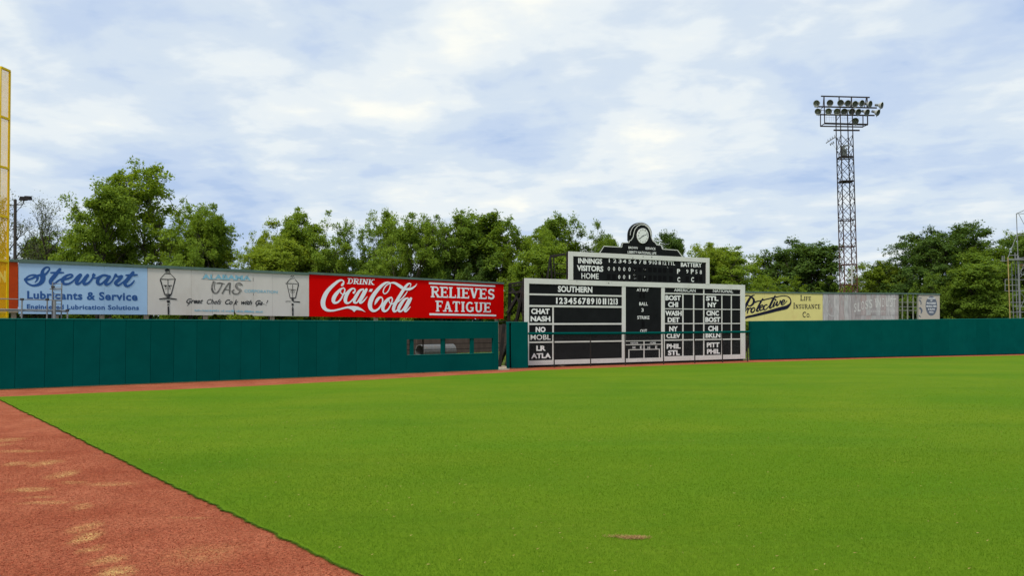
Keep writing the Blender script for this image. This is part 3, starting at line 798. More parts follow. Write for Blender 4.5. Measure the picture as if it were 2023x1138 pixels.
for s, x, x2 in (('1', 468, 488), ('2', 506, 550), ('3', 563, 603), ('4', 612, 665), ('5', 675, 713), ('6', 728, 770), ('7', 778, 825), ('8', 832, 872), ('9', 882, 922), ('10', 945, 1002), ('1', 1022, 1040), ('1', 1046, 1064), ('12', 1085, 1140), ('13', 1150, 1200)):
    xa = 1020 + x * .1669; xb = 1020 + x2 * .1669; yt = 540 + 288 * .1669 + (xa - 1098) * .0145
    word(s, (xa, xb, yt, yt + 12.2, yt + .1, yt + 12.3), .045, name='inning_lettering')
for s, x, x2, y, y2 in (('CHAT', 175, 392, 418, 482), ('NASH', 168, 402, 508, 570), ('NO', 228, 345, 635, 698), ('MOBL', 168, 405, 728, 788), ('LR', 235, 347, 858, 920), ('ATLA', 175, 408, 950, 1010)):
    xa = 1020 + x * .1669; xb = 1020 + x2 * .1669; ya = 540 + y * .1669; yb = 540 + y2 * .1669; b = (ya - 549.8) / 172; sl = .031 - .062 * b
    word(s, (xa, xb, ya - sl * 2, yb - sl * 2, ya + sl * (xb - xa - 2), yb + sl * (xb - xa - 2)), .05)
for s, x, x2, y, y2, bd in (('AT BAT', 225, 368, 180, 215, .03), ('BALL', 256, 356, 343, 381, .03), ('3', 281, 307, 415, 455, .01), ('STRIKE', 232, 375, 505, 543, .035), ('OUT', 267, 347, 664, 700, .03),
                        ('VISITOR', 148, 243, 817, 836, .015), ('HOME', 384, 452, 814, 834, .02), ('H', 178, 207, 864, 895, .03), ('E', 265, 288, 862, 893, .03), ('H', 355, 382, 864, 895, .03), ('E', 445, 468, 860, 891, .03),
                        ('AMERICAN', 668, 922, 180, 219, .035), ('NATIONAL', 1128, 1366, 190, 228, .035),
                        ('BOST', 565, 748, 262, 321, .05), ('CHI', 597, 715, 341, 401, .05), ('WASH', 563, 757, 444, 502, .05), ('DET', 592, 732, 523, 580, .05),
                        ('NY', 610, 712, 628, 688, .05), ('CLEV', 577, 742, 713, 768, .05), ('PHIL', 580, 745, 836, 893, .05), ('STL', 595, 735, 912, 970, .05),
                        ('STL', 1045, 1192, 270, 326, .05), ('NY', 1065, 1172, 345, 402, .05), ('CINC', 1050, 1198, 444, 502, .05), ('BOST', 1037, 1215, 520, 578, .05),
                        ('CHI', 1070, 1187, 624, 684, .05), ('BKLN', 1040, 1216, 708, 764, .05), ('PITT', 1055, 1205, 820, 878, .05), ('PHIL', 1057, 1212, 897, 954, .05)):
    k = .16696; xa = 1220 + x * k; xb = 1220 + x2 * k; ya = 540 + y * k; yb = 540 + y2 * k; b = (ya - T(xa)) / (B(xa) - T(xa)); sl = .031 - .062 * b
    h = sl * (xb - xa) / 2
    word(s, (xa, xb, ya - h, yb - h, ya + h, yb + h), bd)
# number slots of the line score
def slot(x0, x1, y0, y1):
    return MB().quadbox(SB, [(x0, y0), (x1, y0 + .03 * (x1 - x0)), (x1, y1 + .03 * (x1 - x0)), (x0, y1)], -.0165, .007).build('number_slot', M['black_slot'], sb)
for i, cx in enumerate((923, 975, 1028, 1077, 1130, 1182, 1235, 1283, 1335, 1385, 1433, 1482, 1545)):
    x = 1020 + cx * .19772; off = (x - 1202) * .03
    slot(x - 3.4, x + 3.4, 526.2 + off, 535.2 + off); slot(x - 3.4, x + 3.4, 541.6 + off, 552 + off)
for cx in (1707, 1798, 1842):
    x = 1020 + cx * .19772
    slot(x - 3.2, x + 3.2, 532.6, 542); slot(x - 3.2, x + 3.2, 545.6, 556)
for s, w, a, b in (('1267', 0, 0, 0),):
    slot(1263, 1267.5, 575.5, 589); slot(1269.5, 1274, 575.5, 589); slot(1267.5, 1273.5, 634, 646.5)
fl = MB(); rr = random.Random(8)
for cx, cy, n in ((1182, 625, 7), (1182, 655, 7), (1182, 570, 4), (1283, 645, 5), (1283, 568, 4), (1500, 545, 2)):
    for _ in range(n):
        x = 1020 + (cx + rr.uniform(-12, 12)) * .19772; y = 420 + (cy + rr.uniform(-10, 10)) * .19772; s = rr.uniform(.3, .8)
        poly(fl, SB, [(x, y), (x + s, y - s * rr.random()), (x + s * .8, y + s), (x - .1, y + s * .6)], .011 + .0004 * _)
fl.build('flaking_digit', M['letter'], sb)
dn = MB()
for x, y, s in ((1269.5, 507, 1.2), (1286.5, 508, 1.6), (1138.5, 555.8, 1.0), (1198, 558.4, .8), (1201.5, 559.5, 1.6), (1249, 509.8, 1.3), (1207, 558.4, .6)):
    poly(dn, SB, [(x - s * .5, y - s * .6), (x + s * .4, y - s * .8), (x + s * .5, y + s * .2), (x, y + s), (x - s * .5, y + s * .3)], .055)
dn.build('paint_chip', M['black'], sb)
# crown with clock
kc = .12304
cp = lambda x, y: (1180 + x * kc, 430 + y * kc)
disc = []
bx, byy = cp(715, 270)
arcp = [(bx + 22.4 * math.cos(t), byy + 24.4 * math.sin(t)) for t in [math.pi + k * math.pi / 22 for k in range(23)]]
MB().prism([SB.sz(*p) for p in arcp + [(bx + 22.4, byy + 12), (bx - 22.4, byy + 12)]], SB, -.30, -.10).build('clock_surround', M['black'], sb)
wr = MB()
ribbon(wr, SB, [(bx + 20.9 * math.cos(t), byy + 22.9 * math.sin(t) + .3, 1.3) for t in [math.pi * .99 + k * math.pi * 1.02 / 26 for k in range(27)]], -.09, 0, cap=False)
wr.build('clock_surround_line', M['white'], sb)
crown = [(15, 590), (105, 452), (190, 459), (390, 468), (392, 425), (412, 396), (505, 397), (515, 366), (542, 352), (572, 305), (583, 240), (600, 185), (645, 128), (700, 105), (760, 113), (815, 155), (848, 225), (865, 310), (890, 370), (930, 396), (948, 430), (1022, 438), (1042, 500), (1285, 518), (1382, 650)]
cpts = [cp(*p) for p in crown]
MB().prism([SB.sz(*p) for p in cpts], SB, -.08, .02).build('crown_board', M['black'], sb)
ol = MB()
inner = cpts[:]
for i in range(len(cpts) - 1):
    a, b = cpts[i], cpts[i + 1]
    ribbon(ol, SB, [(a[0], a[1] + .6, 1.5), (b[0], b[1] + .6, 1.5)], .024 + .0008 * (i % 2), 0, cap=False)
ol.build('crown_outline', M['white'], sb)
fx, fy = cp(720, 292)
face = [(fx + 11.2 * math.cos(t), fy + 15.0 * math.sin(t)) for t in [k * 2 * math.pi / 40 for k in range(40)]]
clk = MB().prism([SB.sz(*p) for p in face], SB, .021, .07).build('clock', M['dial'], sb)
tk = MB()
for h in range(1, 13):
    a = h * math.pi / 6; x = fx + 8.9 * math.sin(a); y = fy - 12.0 * math.cos(a) + .02 * (x - fx)
    w = 1.15 if h < 10 else 1.7
    text(tk, SB, str(h), (x - w * .6, x + w * .6, y - 1.5, y + 1.5, y - 1.5, y + 1.5), .03, 0, .073)
tk.build('clock_numerals', M['black'], clk)
hd = MB()
ribbon(hd, SB, [(*cp(700, 305), 1.2), (*cp(798, 262), .7)], .076, 0, cap=False)
ribbon(hd, SB, [(*cp(735, 283), 1.3), (*cp(663, 340), .9)], .079, 0, cap=False)
hd.build('clock_hands', M['black'], clk)
word('BROWN', (*[1180 + x * kc for x in (496, 643)], 430 + 461 * kc, 430 + 498 * kc, 430 + 468 * kc, 430 + 505 * kc), .03, out=.028)
word('SERVICE', (*[1180 + x * kc for x in (768, 930)], 430 + 473 * kc, 430 + 511 * kc, 430 + 482 * kc, 430 + 520 * kc), .03, out=.028)
word('LIBERTY NATIONAL LIFE', (*[1180 + x * kc for x in (483, 942)], 430 + 531 * kc, 430 + 570 * kc, 430 + 554 * kc, 430 + 593 * kc), .03, out=.028)
# steel framing behind the board
sf = MB()
Hs = 4.35
for s in (0.25, 3.2, 6.5, 9.8, 13.2):
    sf.bar(SB.at(s, 0, -.35), SB.at(s, 4.3, -.35), .08); sf.bar(SB.at(s, 0, -2.4), SB.at(s, 4.0, -.5), .07); sf.bar(SB.at(s, 3.9, -.3), SB.at(s, 3.9, -2.0), .05); sf.bar(SB.at(s, 4.1, -.3), SB.at(s, 0.2, -2.3), .05)
sf.bar(deep(1007.5, 561, 45.6), deep(1036, 557, 44.6), .05); sf.bar(deep(1007.5, 566, 45.6), deep(1036, 562, 44.6), .03)
sf.bar(deep(1008, 560, 45.6), gnd(1002, 722), .09); sf.bar(deep(1012, 570, 45.4), deep(1034, 612, 44.8), .045); sf.bar(deep(1034, 566, 44.8), deep(1004, 618, 45.6), .075); sf.bar(deep(1022, 588, 45), deep(1036, 634, 44.6), .03)
p = SB.sz(1110, 550); q = SB.sz(1103, 552); 
a_ = SB.px(1105, 504, -.9); sf.bar(SB.px(1098, 553, -.9), a_, .045, ry=.10); sf.bar(SB.px(1108, 553, -.9), a_, .045, ry=.09); sf.bar(a_, SB.px(1122, 501, -.3), .06)
sf.bar(SB.px(1105, 504, -.6), SB.px(1109, 553, -.6), .03); sf.bar(SB.px(1104, 520, -.5), SB.px(1123, 521, -.3), .02); sf.bar(SB.px(1104, 538, -.5), SB.px(1123, 541, -.3), .02)
sf.build('steel_frame', M['steel_dark'], sb)
# dark plinth
MB().pbox(SB, .1, SB.sz(1471, 712)[0], .0, .16, -.5, -.12).build('plinth', M['black_slot'], sb)

# ------------------------------------------------------------------ rail with chain-link fence in front of the scoreboard
RF = Plane(SC.at(s2, 0, .05), deep(1483, 690, 49.6))
RFL = (RF.B - RF.A).dot(RF.u)
fn = empty('rail_fence', RF.at(0, 0), 'low chain link fence with green padded top rail in front of the scoreboard', 'fence')
zr0 = RF.sz(1046, 659.2)[1]; zr1 = RF.sz(1480, 655.8)[1]
seg = 8
for i in range(seg):
    a, b = i / seg, (i + 1) / seg - .002
    sag = lambda t: zr0 + (zr1 - zr0) * t - .02 * math.sin(math.pi * t)
    MB().bar(RF.at(RFL * a, sag(a)), RF.at(RFL * b, sag(b)), .065, 10).build('padded_rail', M['pad'], fn, smooth=False)
for x in (1095, 1167, 1235.5, 1311, 1372.8, 1427.5, 1477):
    s = RF.sz(x, 690)[0]
    MB().bar(RF.at(s, 0, -.02), RF.at(s, sag(s / RFL) - .07, -.02), .03, 8).build('fence_post', M['steel_dark'], fn)
ch = MB(); zt_ = 1.66; stp = .10
def wire(a, b, r=.0012):
    a = Vector(a); b = Vector(b); dd = (b - a).normalized(); n1 = RF.n * r; n2 = dd.cross(RF.n) * r
    ch.add([a + n1, a + n2 - n1 * .5, a - n2 - n1 * .5, b + n1, b + n2 - n1 * .5, b - n2 - n1 * .5], [(0, 1, 4, 3), (1, 2, 5, 4), (2, 0, 3, 5)])
s = -zt_
while s < RFL:
    for k, sg in enumerate((1, -1)):
        sa, za, sb_, zb_ = s, .03, s + zt_ - .03, zt_
        if sa < 0: za += -sa; sa = 0
        if sb_ > RFL: zb_ -= sb_ - RFL; sb_ = RFL
        if sg < 0: za, zb_ = zt_ + .03 - za, zt_ + .03 - zb_
        if sb_ > sa: wire(RF.at(sa, za, .005 * k), RF.at(sb_, zb_, .005 * k))
    s += stp
ch.build('chain_link_mesh', material('dark_wire', (.09, .09, .09), .7, .2, 5), fn)
# dead weed at the foot of the scoreboard
def weed():
    rs = random.Random(4); mb = MB(); base = gnd(1103, 724.5)
    for i in range(46):
        a = Vector((base.x + rs.uniform(-.25, .25), base.y + rs.uniform(-.1, .1), 0)); d_ = Vector((rs.gauss(0, .5), rs.gauss(0, .3), rs.uniform(.5, 1))).normalized() * rs.uniform(.15, .42)
        m_ = a + d_ * .6 + Vector((rs.gauss(0, .03), 0, .02)); mb.bar(a, m_, .008, 3); mb.bar(m_, a + d_ + Vector((rs.gauss(0, .06), 0, -.03)), .006, 3)
    o = mb.build('dry_weed', M['wood_post']); tag(o, 'dry straggly weed at the foot of the scoreboard', 'weed')
weed()

# ------------------------------------------------------------------ billboards, left run
M['b_orange'] = material('orange_red_sign', (0.42, 0.050, 0.008), 0.55, 0.12, 2, c2=(0.34, 0.040, 0.010))
M['b_blue'] = material('pale_blue_sign', (0.36, 0.53, 0.75), 0.5, 0.05, 1.2)
M['b_navy'] = material('blue_sign_ink', (0.030, 0.095, 0.29), 0.5, 0.10, 4)
M['b_grey'] = material('aged_white_sign', (0.60, 0.56, 0.52), 0.7, 0.07, 1.1, 0.05, c2=(0.46, 0.40, 0.34), c2lim=(0.5, 0.85), stretch=(1, 1, .4))
M['b_ink'] = material('faded_black_ink', (0.030, 0.030, 0.034), 0.7, 0.3, 12, c2=(0.20, 0.19, 0.18), c2lim=(0.52, 0.7))
M['b_ink_grey'] = material('faded_grey_ink', (0.12, 0.115, 0.11), 0.7, 0.3, 12, c2=(0.30, 0.28, 0.26), c2lim=(0.45, 0.65))
M['b_cyan'] = material('faded_cyan_ink', (0.22, 0.46, 0.58), 0.7, 0.15, 8, c2=(0.36, 0.42, 0.42), c2lim=(0.5, 0.75))
M['b_red'] = material('red_sign', (0.64, 0.0018, 0.0012), 0.5, 0.05, 1.3, spec=0.02)
M['b_white'] = material('white_sign_ink', (0.80, 0.84, 0.86), 0.5, 0.04, 5)
M['b_yellow'] = material('pale_yellow_sign', (0.68, 0.61, 0.225), 0.55, 0.06, 1.5, c2=(0.66, 0.54, 0.21))
M['b_black'] = material('black_sign_ink', (0.012, 0.013, 0.030), 0.6, 0.1, 6)
M['b_beige'] = material('beige_sign', (0.47, 0.42, 0.36), 0.7, 0.08, 2)
M['b_slate'] = material('slate_sign_ink', (0.13, 0.15, 0.19), 0.7, 0.2, 8)

BL = Plane(deep(37, 600, 33.2), deep(994, 600, 47.0))
def billboard(name, label, x0, x1, tl, tr, bl, br, mat_, pl, seams=(), trim=5.0, board_name='sign_panel', notch=None):
    s0 = pl.sz(x0, bl)[0]
    r = empty(name, pl.at(s0, 0), label, 'billboard')
    xs = [x0] + list(seams) + [x1]
    f = lambda x: (x - x0) / (x1 - x0)
    top = lambda x: tl + (tr - tl) * f(x); bot = lambda x: bl + (br - bl) * f(x)
    for i, (a, b) in enumerate(zip(xs[:-1], xs[1:])):
        g = .12 if seams else 0.0
        ga = a + (g if i else 0); gb = b - (g if i < len(xs) - 2 else 0)
        q = [(ga, top(a)), (gb, top(b)), (gb, bot(b)), (ga, bot(a))]
        if notch and i in notch:
            q = [(ga, top(a)), (gb, top(b))] + [(x, y) for x, y in notch[i]]
        mm = mat_[i % len(mat_)] if isinstance(mat_, list) else mat_
        MB().prism([pl.sz(*p) for p in q], pl, -.05, .0 + .0012 * (i % 2)).build(board_name, mm, r)
    MB().quadbox(pl, [(x0, top(x0) - trim), (x1, top(x1) - trim * .75), (x1, top(x1) + .4), (x0, top(x0) + .4)], -.12, .05).build('top_trim', M['sign_trim'], r)
    return r, top, bot
def posts(r, pl, xs, zt=2.9, w=.08, brace=True):
    for x in xs:
        s = pl.sz(x, 625)[0]
        MB().pbox(pl, s - w, s + w, 0, zt, -.22, -.06).build('post', M['wood_post'], r)
        if brace: MB().bar(pl.at(s, 0, -1.8), pl.at(s, zt, -.24), .05).build('rear_brace', M['steel_dark'], r)

# orange sign at the very left
r0, _, _ = billboard('billboard', 'orange red billboard half hidden behind the yellow foul pole screen', -160, 35.6, 508, 517.5, 609, 610, M['b_orange'], BL, seams=(-62,), trim=6)
mb = MB(); text(mb, BL, 'N', (-3, 11.5, 534.5, 557.5, 535, 558), .05, 0, .01); mb.build('lettering', M['b_yellow'], r0)
MB().quadbox(BL, [(-160, 613), (35.6, 613.4), (35.6, 618), (-160, 618)], -.1, 0).build('lower_beam', M['wood_post'], r0)
posts(r0, BL, (-90, 28))
# pale blue
r1, _, _ = billboard('billboard', 'pale blue billboard with dark blue script lettering about lubricants', 36.7, 291, 518, 528.6, 620.2, 621.8, M['b_blue'], BL, seams=(121, 206), trim=6)
mb = MB()
ST = [
 [(330, 200, 45), (400, 178, 40), (445, 130, 30), (468, 92, 26), (450, 66, 26), (410, 68, 30), (372, 100, 42), (352, 150, 60), (362, 215, 85), (352, 280, 80), (300, 335, 55), (210, 358, 34), (130, 330, 30), (90, 285, 36), (100, 235, 30), (150, 200, 28), (220, 190, 34), (268, 215, 48), (272, 260, 36), (235, 308, 12)],
 [(85, 262, 58), (140, 258, 34), (200, 238, 34), (262, 205, 36), (335, 185, 40)],
 [(632, 100, 50), (560, 190, 66), (490, 275, 66), (490, 325, 44), (550, 322, 34), (620, 270, 28), (700, 235, 24)],
 [(490, 152, 26), (590, 152, 34), (690, 150, 24)],
 [(690, 268, 26), (780, 240, 34), (835, 205, 30), (810, 180, 30), (740, 200, 40), (680, 260, 62), (690, 325, 46), (770, 330, 34), (850, 280, 28), (900, 225, 30), (950, 185, 40)],
 [(962, 190, 54), (915, 260, 64), (900, 322, 52), (950, 322, 36), (1010, 255, 28), (1070, 195, 44)],
 [(1075, 195, 54), (1025, 265, 62), (1020, 332, 48), (1090, 315, 36), (1150, 245, 34), (1180, 180, 52), (1160, 200, 30), (1190, 240, 22), (1260, 215, 24)],
 [(1400, 205, 38), (1330, 192, 36), (1255, 240, 55), (1235, 310, 56), (1280, 338, 38), (1345, 290, 30), (1410, 220, 30)],
 [(1425, 215, 50), (1370, 290, 58), (1372, 342, 44), (1435, 320, 32), (1490, 250, 28), (1520, 190, 40)],
 [(1525, 188, 48), (1560, 215, 28), (1625, 205, 44), (1570, 270, 58), (1520, 320, 50), (1570, 352, 34), (1640, 305, 28), (1710, 240, 24)],
 [(1802, 150, 50), (1735, 235, 62), (1672, 320, 60), (1710, 368, 38), (1775, 335, 32), (1820, 280, 22)],
 [(1690, 192, 26), (1780, 190, 34), (1868, 186, 24)],
]
brush(mb, BL, ST, 40, 520, .12358, .006)
mb.build('script_lettering', M['b_navy'], r1)
mb = MB(); text(mb, BL, 'Lubricants & Service', (53.6, 271.7, 574.6, 590.6, 578.2, 594.2), .032, 0, .008, space=1.08); mb.build('lettering', M['b_navy'], r1)
mb = MB(); text(mb, BL, 'Engineered Lubrication Solutions', (53.0, 274.3, 601, 610.4, 603.4, 612.5), .026, 0, .008, space=1.08); mb.build('lettering', M['b_navy'], r1)
posts(r1, BL, (112, 203))
# aged white
nt_ = {3: [(461.4, 623.3), (459, 620.8), (455, 621.8), (450, 621.2), (445, 622.2), (440, 621.6), (430, 621.9), (424.0, 620.4), (420.4, 622.2)],
       4: [(499.9, 624.2), (498.5, 621.8), (493, 622.6), (487, 621.4), (481, 622.8), (474, 622.0), (467, 621), (464.5, 617), (463, 611), (461.8, 623.0)]}
nt_ = {3: nt_[3], 4: nt_[4]}
r2, _, _ = billboard('billboard', 'weathered off white billboard with two drawn lamp posts and faded gas slogan', 291.6, 610.3, 528.6, 543.0, 621.8, 625.2, M['b_grey'], BL, seams=(336, 378, 420, 461.6, 500, 538.6, 575), trim=5.4, notch=nt_)
kg = .12358; gx, gy = 330, 530
mb = MB(); text(mb, BL, 'ALABAMA', (gx + 560 * kg, gx + 1340 * kg, gy + 92 * kg, gy + 172 * kg, gy + 120 * kg, gy + 196 * kg), .04, 0, .008); mb.build('lettering', M['b_cyan'], r2)
mb = MB(); ribbon(mb, BL, [(gx + x * kg, gy + y * kg, .55) for x, y in ((545, 172), (700, 182), (900, 190), (1140, 198), (1345, 208))], .006, 0, False)
for x, y in ((605, 82), (735, 98), (945, 84), (1300, 104)):
    ribbon(mb, BL, [(gx + (x - 35) * kg, gy + (y + 75) * kg, .3), (gx + x * kg, gy + y * kg, .4)], .0105, 0, False)
mb.build('lettering_shadow', M['b_ink'], r2)
G3 = [
 [(745, 215, 30), (722, 280, 30), (722, 350, 34), (755, 395, 30), (800, 392, 26), (835, 345, 24), (865, 290, 24), (880, 250, 20)],
 [(770, 225, 16), (755, 290, 14), (765, 350, 14)],
 [(795, 240, 18), (850, 238, 22), (915, 250, 14)],
 [(885, 400, 26), (930, 320, 26), (985, 245, 26), (1005, 240, 22)], [(1010, 240, 24), (1000, 320, 26), (1000, 410, 20)], [(930, 340, 16), (1005, 345, 14)],
 [(1200, 270, 22), (1165, 238, 18), (1115, 245, 22), (1095, 290, 26), (1130, 330, 26), (1165, 365, 22), (1130, 408, 20), (1070, 405, 20), (1038, 370, 22), (1070, 345, 16)],
 [(1175, 275, 10), (1140, 262, 9), (1118, 290, 10), (1150, 325, 10), (1185, 345, 9), (1190, 375, 8)],
]
mb = MB(); brush(mb, BL, G3, gx, gy, kg, .008); mb.build('lettering', M['b_ink_grey'], r2)
mb = MB(); text(mb, BL, 'CORPORATION', (gx + 1235 * kg, gx + 1765 * kg, gy + 338 * kg, gy + 385 * kg, gy + 358 * kg, gy + 402 * kg), .02, 0, .008); mb.build('lettering', M['b_cyan'], r2)
mb = MB()
for s, x, x2, t, b in (('Great', 305, 578, 482, 560), ('Chefs', 632, 868, 492, 572), ('Co k', 925, 1140, 498, 578), ('with', 1185, 1362, 505, 580), ('Ga', 1408, 1530, 508, 586)):
    text(mb, BL, s, (gx + x * kg, gx + x2 * kg, gy + t * kg, gy + b * kg, gy + (t + 6) * kg, gy + (b + 6) * kg), .012 if s == 'Chefs' else .03, .45, .008)
ribbon(mb, BL, [(gx + 1535 * kg, gy + 572 * kg, 1.2), (gx + 1560 * kg, gy + 578 * kg, .8)], .009, 0, False)
ribbon(mb, BL, [(gx + 1612 * kg, gy + 512 * kg, 1.8), (gx + 1588 * kg, gy + 565 * kg, .8)], .009, 0, False)
ribbon(mb, BL, [(gx + 1583 * kg, gy + 582 * kg, 1.3), (gx + 1579 * kg, gy + 592 * kg, 1.3)], .009, 0, False)
ribbon(mb, BL, [(gx + x * kg, gy + y * kg, w) for x, y, w in ((372, 530, 1.8), (350, 570, 1.5), (322, 600, 1.2))], .010, 0, False)
ribbon(mb, BL, [(gx + x * kg, gy + y * kg, w) for x, y, w in ((1470, 540, 1.8), (1450, 580, 1.5), (1420, 612, 1.2))], .010, 0, False)
mb.build('slogan_lettering', M['b_ink'], r2)
# worn line of small pale blue print: only blotches of it survive
mb = MB(); rr = random.Random(6); x = 440
while x < 1525:
    w = rr.uniform(6, 17); h = rr.uniform(12, 30); y0 = 652 + (x - 440) * .022
    if rr.random() < .9: poly(mb, BL, [(gx + x * kg, gy + (y0 + 30 - h) * kg), (gx + (x + w) * kg, gy + (y0 + 31 - h) * kg), (gx + (x + w) * kg, gy + (y0 + 34) * kg), (gx + x * kg, gy + (y0 + 34) * kg)], .009)
    x += w + rr.choice((2, 3, 3, 9))
mb.build('worn_small_print', M['b_cyan'], r2)
mb = MB()
for pts in ([(461.7, 601), (461.9, 606), (462.2, 612), (462.6, 618)], [(500, 549), (500.2, 556)], [(500.3, 572), (500.4, 577)], [(500.5, 579), (500.6, 584)]):
    ribbon(mb, BL, [(a, b, .7) for a, b in pts], .007, 0, False)
mb.build('split_seam', M['black_slot'], r2)
def lamp_drawing(strokes, ox, oy, k, m, polys=()):
    mb = MB()
    for i, st in enumerate(strokes):
        ribbon(mb, BL, [(ox + x * k, oy + y * k, max(w * k, .35)) for x, y, w in st], .006 + .0005 * i, 0, False)
    for i, pg in enumerate(polys): poly(mb, BL, [(ox + x * k, oy + y * k) for x, y in pg], .016 + .0005 * i)
    mb.build('lamp_post_drawing', m, r2)
lamp_drawing([[(270, 325, 18), (430, 332, 18), (595, 328, 14)], [(275, 320, 12), (375, 210, 12)], [(375, 212, 16), (485, 215, 16)], [(480, 212, 14), (585, 325, 12)], [(388, 188, 12), (480, 192, 12)], [(390, 150, 12), (390, 195, 12)], [(462, 150, 8), (462, 190, 8)],
              [(275, 335, 26), (365, 640, 24)], [(578, 335, 22), (500, 640, 22)], [(432, 340, 14), (432, 635, 12)], [(340, 455, 20), (410, 458, 20)], [(440, 460, 20), (515, 458, 18)], [(382, 465, 20), (390, 500, 16)], [(465, 465, 20), (468, 500, 16)],
              [(375, 505, 8), (375, 530, 8), (400, 535, 8), (408, 505, 8)], [(455, 505, 8), (455, 530, 8), (480, 535, 8), (486, 505, 8)],
              [(360, 640, 26), (505, 640, 26)], [(252, 735, 22), (340, 725, 30), (435, 718, 30), (530, 728, 28), (615, 740, 20)], [(408, 775, 66 * .12), (470, 775, 8)], [(418, 840, 10), (462, 845, 22)]],
             290, 520, .0966, M['b_ink'], [[(365, 650), (500, 650), (470, 690), (462, 715), (410, 715), (402, 690)], [(362, 145), (385, 120), (420, 112), (455, 122), (472, 148), (450, 165), (385, 165)],
             [(405, 760), (472, 760), (468, 812), (412, 812)], [(418, 852), (462, 852), (460, 868), (418, 868)], [(422, 885), (460, 885), (458, 1052), (425, 1052)]])
lamp_drawing([[(160, 343, 16), (320, 345, 16), (455, 360, 10)], [(190, 325, 18), (270, 235, 14)], [(265, 240, 14), (370, 220, 10)], [(372, 250, 12), (455, 345, 18)], [(275, 200, 10), (290, 170, 14), (350, 165, 22), (300, 215, 8)],
              [(190, 345, 12), (260, 660, 14)], [(452, 360, 24), (385, 665, 20)], [(318, 365, 12), (318, 655, 9)], [(230, 475, 12), (390, 485, 12)], [(275, 540, 10), (290, 505, 9), (318, 490, 9), (350, 510, 9), (362, 550, 10)], [(290, 560, 8), (318, 530, 8), (340, 555, 8)],
              [(258, 668, 22), (390, 670, 22)], [(320, 680, 55), (320, 740, 45)], [(160, 752, 16), (200, 742, 10), (275, 745, 12)], [(330, 748, 24), (485, 762, 22)], [(318, 790, 50), (318, 840, 44)], [(318, 850, 12), (320, 900, 34)], [(320, 905, 40), (322, 1070, 30)]],
             550, 530, .08783, M['b_ink'])
posts(r2, BL, (290.6, 408, 540))
# red
r3, _, _ = billboard('billboard', 'bright red billboard advertising a cola drink in flowing white script', 611.2, 995.0, 541.5, 561.2, 625.4, 630.2, M['b_red'], BL, seams=(741, 870), trim=4.0)
CA = [
 [(672, 318, 50), (700, 285, 62), (722, 235, 36), (700, 192, 34), (640, 182, 48), (560, 220, 68), (460, 300, 82), (350, 405, 94), (255, 530, 110), (200, 650, 118), (172, 770, 122), (188, 880, 112), (250, 958, 84), (345, 988, 58), (460, 985, 46), (600, 955, 44), (740, 918, 46), (840, 900, 56)],
 [(715, 385, 32), (640, 420, 52), (550, 515, 88), (475, 620, 104), (448, 720, 98), (480, 778, 68), (560, 768, 50), (640, 690, 44), (690, 600, 38), (735, 510, 34), (752, 430, 32), (715, 385, 32)],
 [(655, 430, 22), (632, 485, 26), (660, 535, 28), (715, 552, 28), (790, 512, 32), (860, 455, 44)],
 [(985, 515, 60), (1022, 465, 34), (1005, 412, 34), (945, 405, 44), (870, 465, 72), (800, 570, 92), (765, 680, 94), (775, 760, 80), (830, 790, 52), (900, 755, 40), (980, 670, 36), (1040, 600, 30)],
 [(1240, 420, 36), (1150, 455, 62), (1070, 570, 82), (1005, 690, 86), (1005, 770, 62), (1070, 775, 42), (1130, 690, 34), (1200, 560, 30), (1250, 450, 30)],
 [(1320, 430, 70), (1262, 540, 84), (1200, 650, 84), (1150, 745, 76), (1175, 785, 48), (1250, 730, 38), (1345, 615, 12)],
]
mb = MB(); brush(mb, BL, CA, 625, 540, .07468, .008)
poly(mb, BL, [(625 + x * .07468, 540 + y * .07468) for x, y in ((820, 878), (900, 868), (1000, 866), (1100, 885), (1200, 940), (1300, 1028), (1190, 985), (1080, 968), (1045, 975), (1000, 1024), (935, 968), (870, 938), (820, 930))], .0145)
CB = [
 [(745, 195, 34), (700, 172, 36), (620, 190, 58), (500, 275, 80), (390, 395, 94), (295, 525, 106), (230, 660, 114), (208, 780, 112), (235, 880, 90), (310, 930, 66), (400, 900, 50), (480, 820, 42), (530, 720, 38), (545, 640, 34), (520, 575, 34), (465, 575, 56), (410, 625, 74), (370, 690, 62), (335, 765, 14)],
 [(745, 200, 26), (742, 280, 26), (705, 380, 28), (650, 450, 28), (595, 475, 28), (558, 430, 28), (575, 350, 28), (630, 265, 28), (700, 215, 28), (780, 185, 38), (865, 192, 58), (950, 240, 74), (1050, 310, 84)],
 [(775, 570, 34), (695, 610, 62), (615, 700, 84), (560, 800, 90), (552, 890, 82), (600, 938, 58), (680, 895, 42), (740, 800, 36), (785, 700, 34), (800, 615, 34), (775, 570, 34)],
 [(730, 590, 20), (712, 660, 24), (745, 730, 26), (800, 745, 26), (850, 710, 30)],
 [(1265, 290, 18), (1290, 235, 24), (1262, 200, 34), (1195, 235, 58), (1110, 345, 78), (1020, 490, 80), (925, 650, 84), (855, 790, 86), (830, 890, 80), (860, 945, 54), (930, 905, 38), (1000, 810, 30)],
 [(1198, 412, 14), (1130, 515, 30), (1040, 615, 30), (945, 690, 34)],
 [(1210, 590, 36), (1120, 625, 62), (1030, 745, 84), (970, 860, 86), (975, 930, 64), (1045, 930, 44), (1110, 840, 34), (1180, 710, 30), (1230, 610, 30)],
 [(1290, 600, 66), (1235, 705, 82), (1170, 820, 84), (1128, 900, 76), (1155, 945, 44), (1225, 880, 34), (1280, 815, 12)],
]
brush(mb, BL, CB, 715, 545, .07467, .0155)
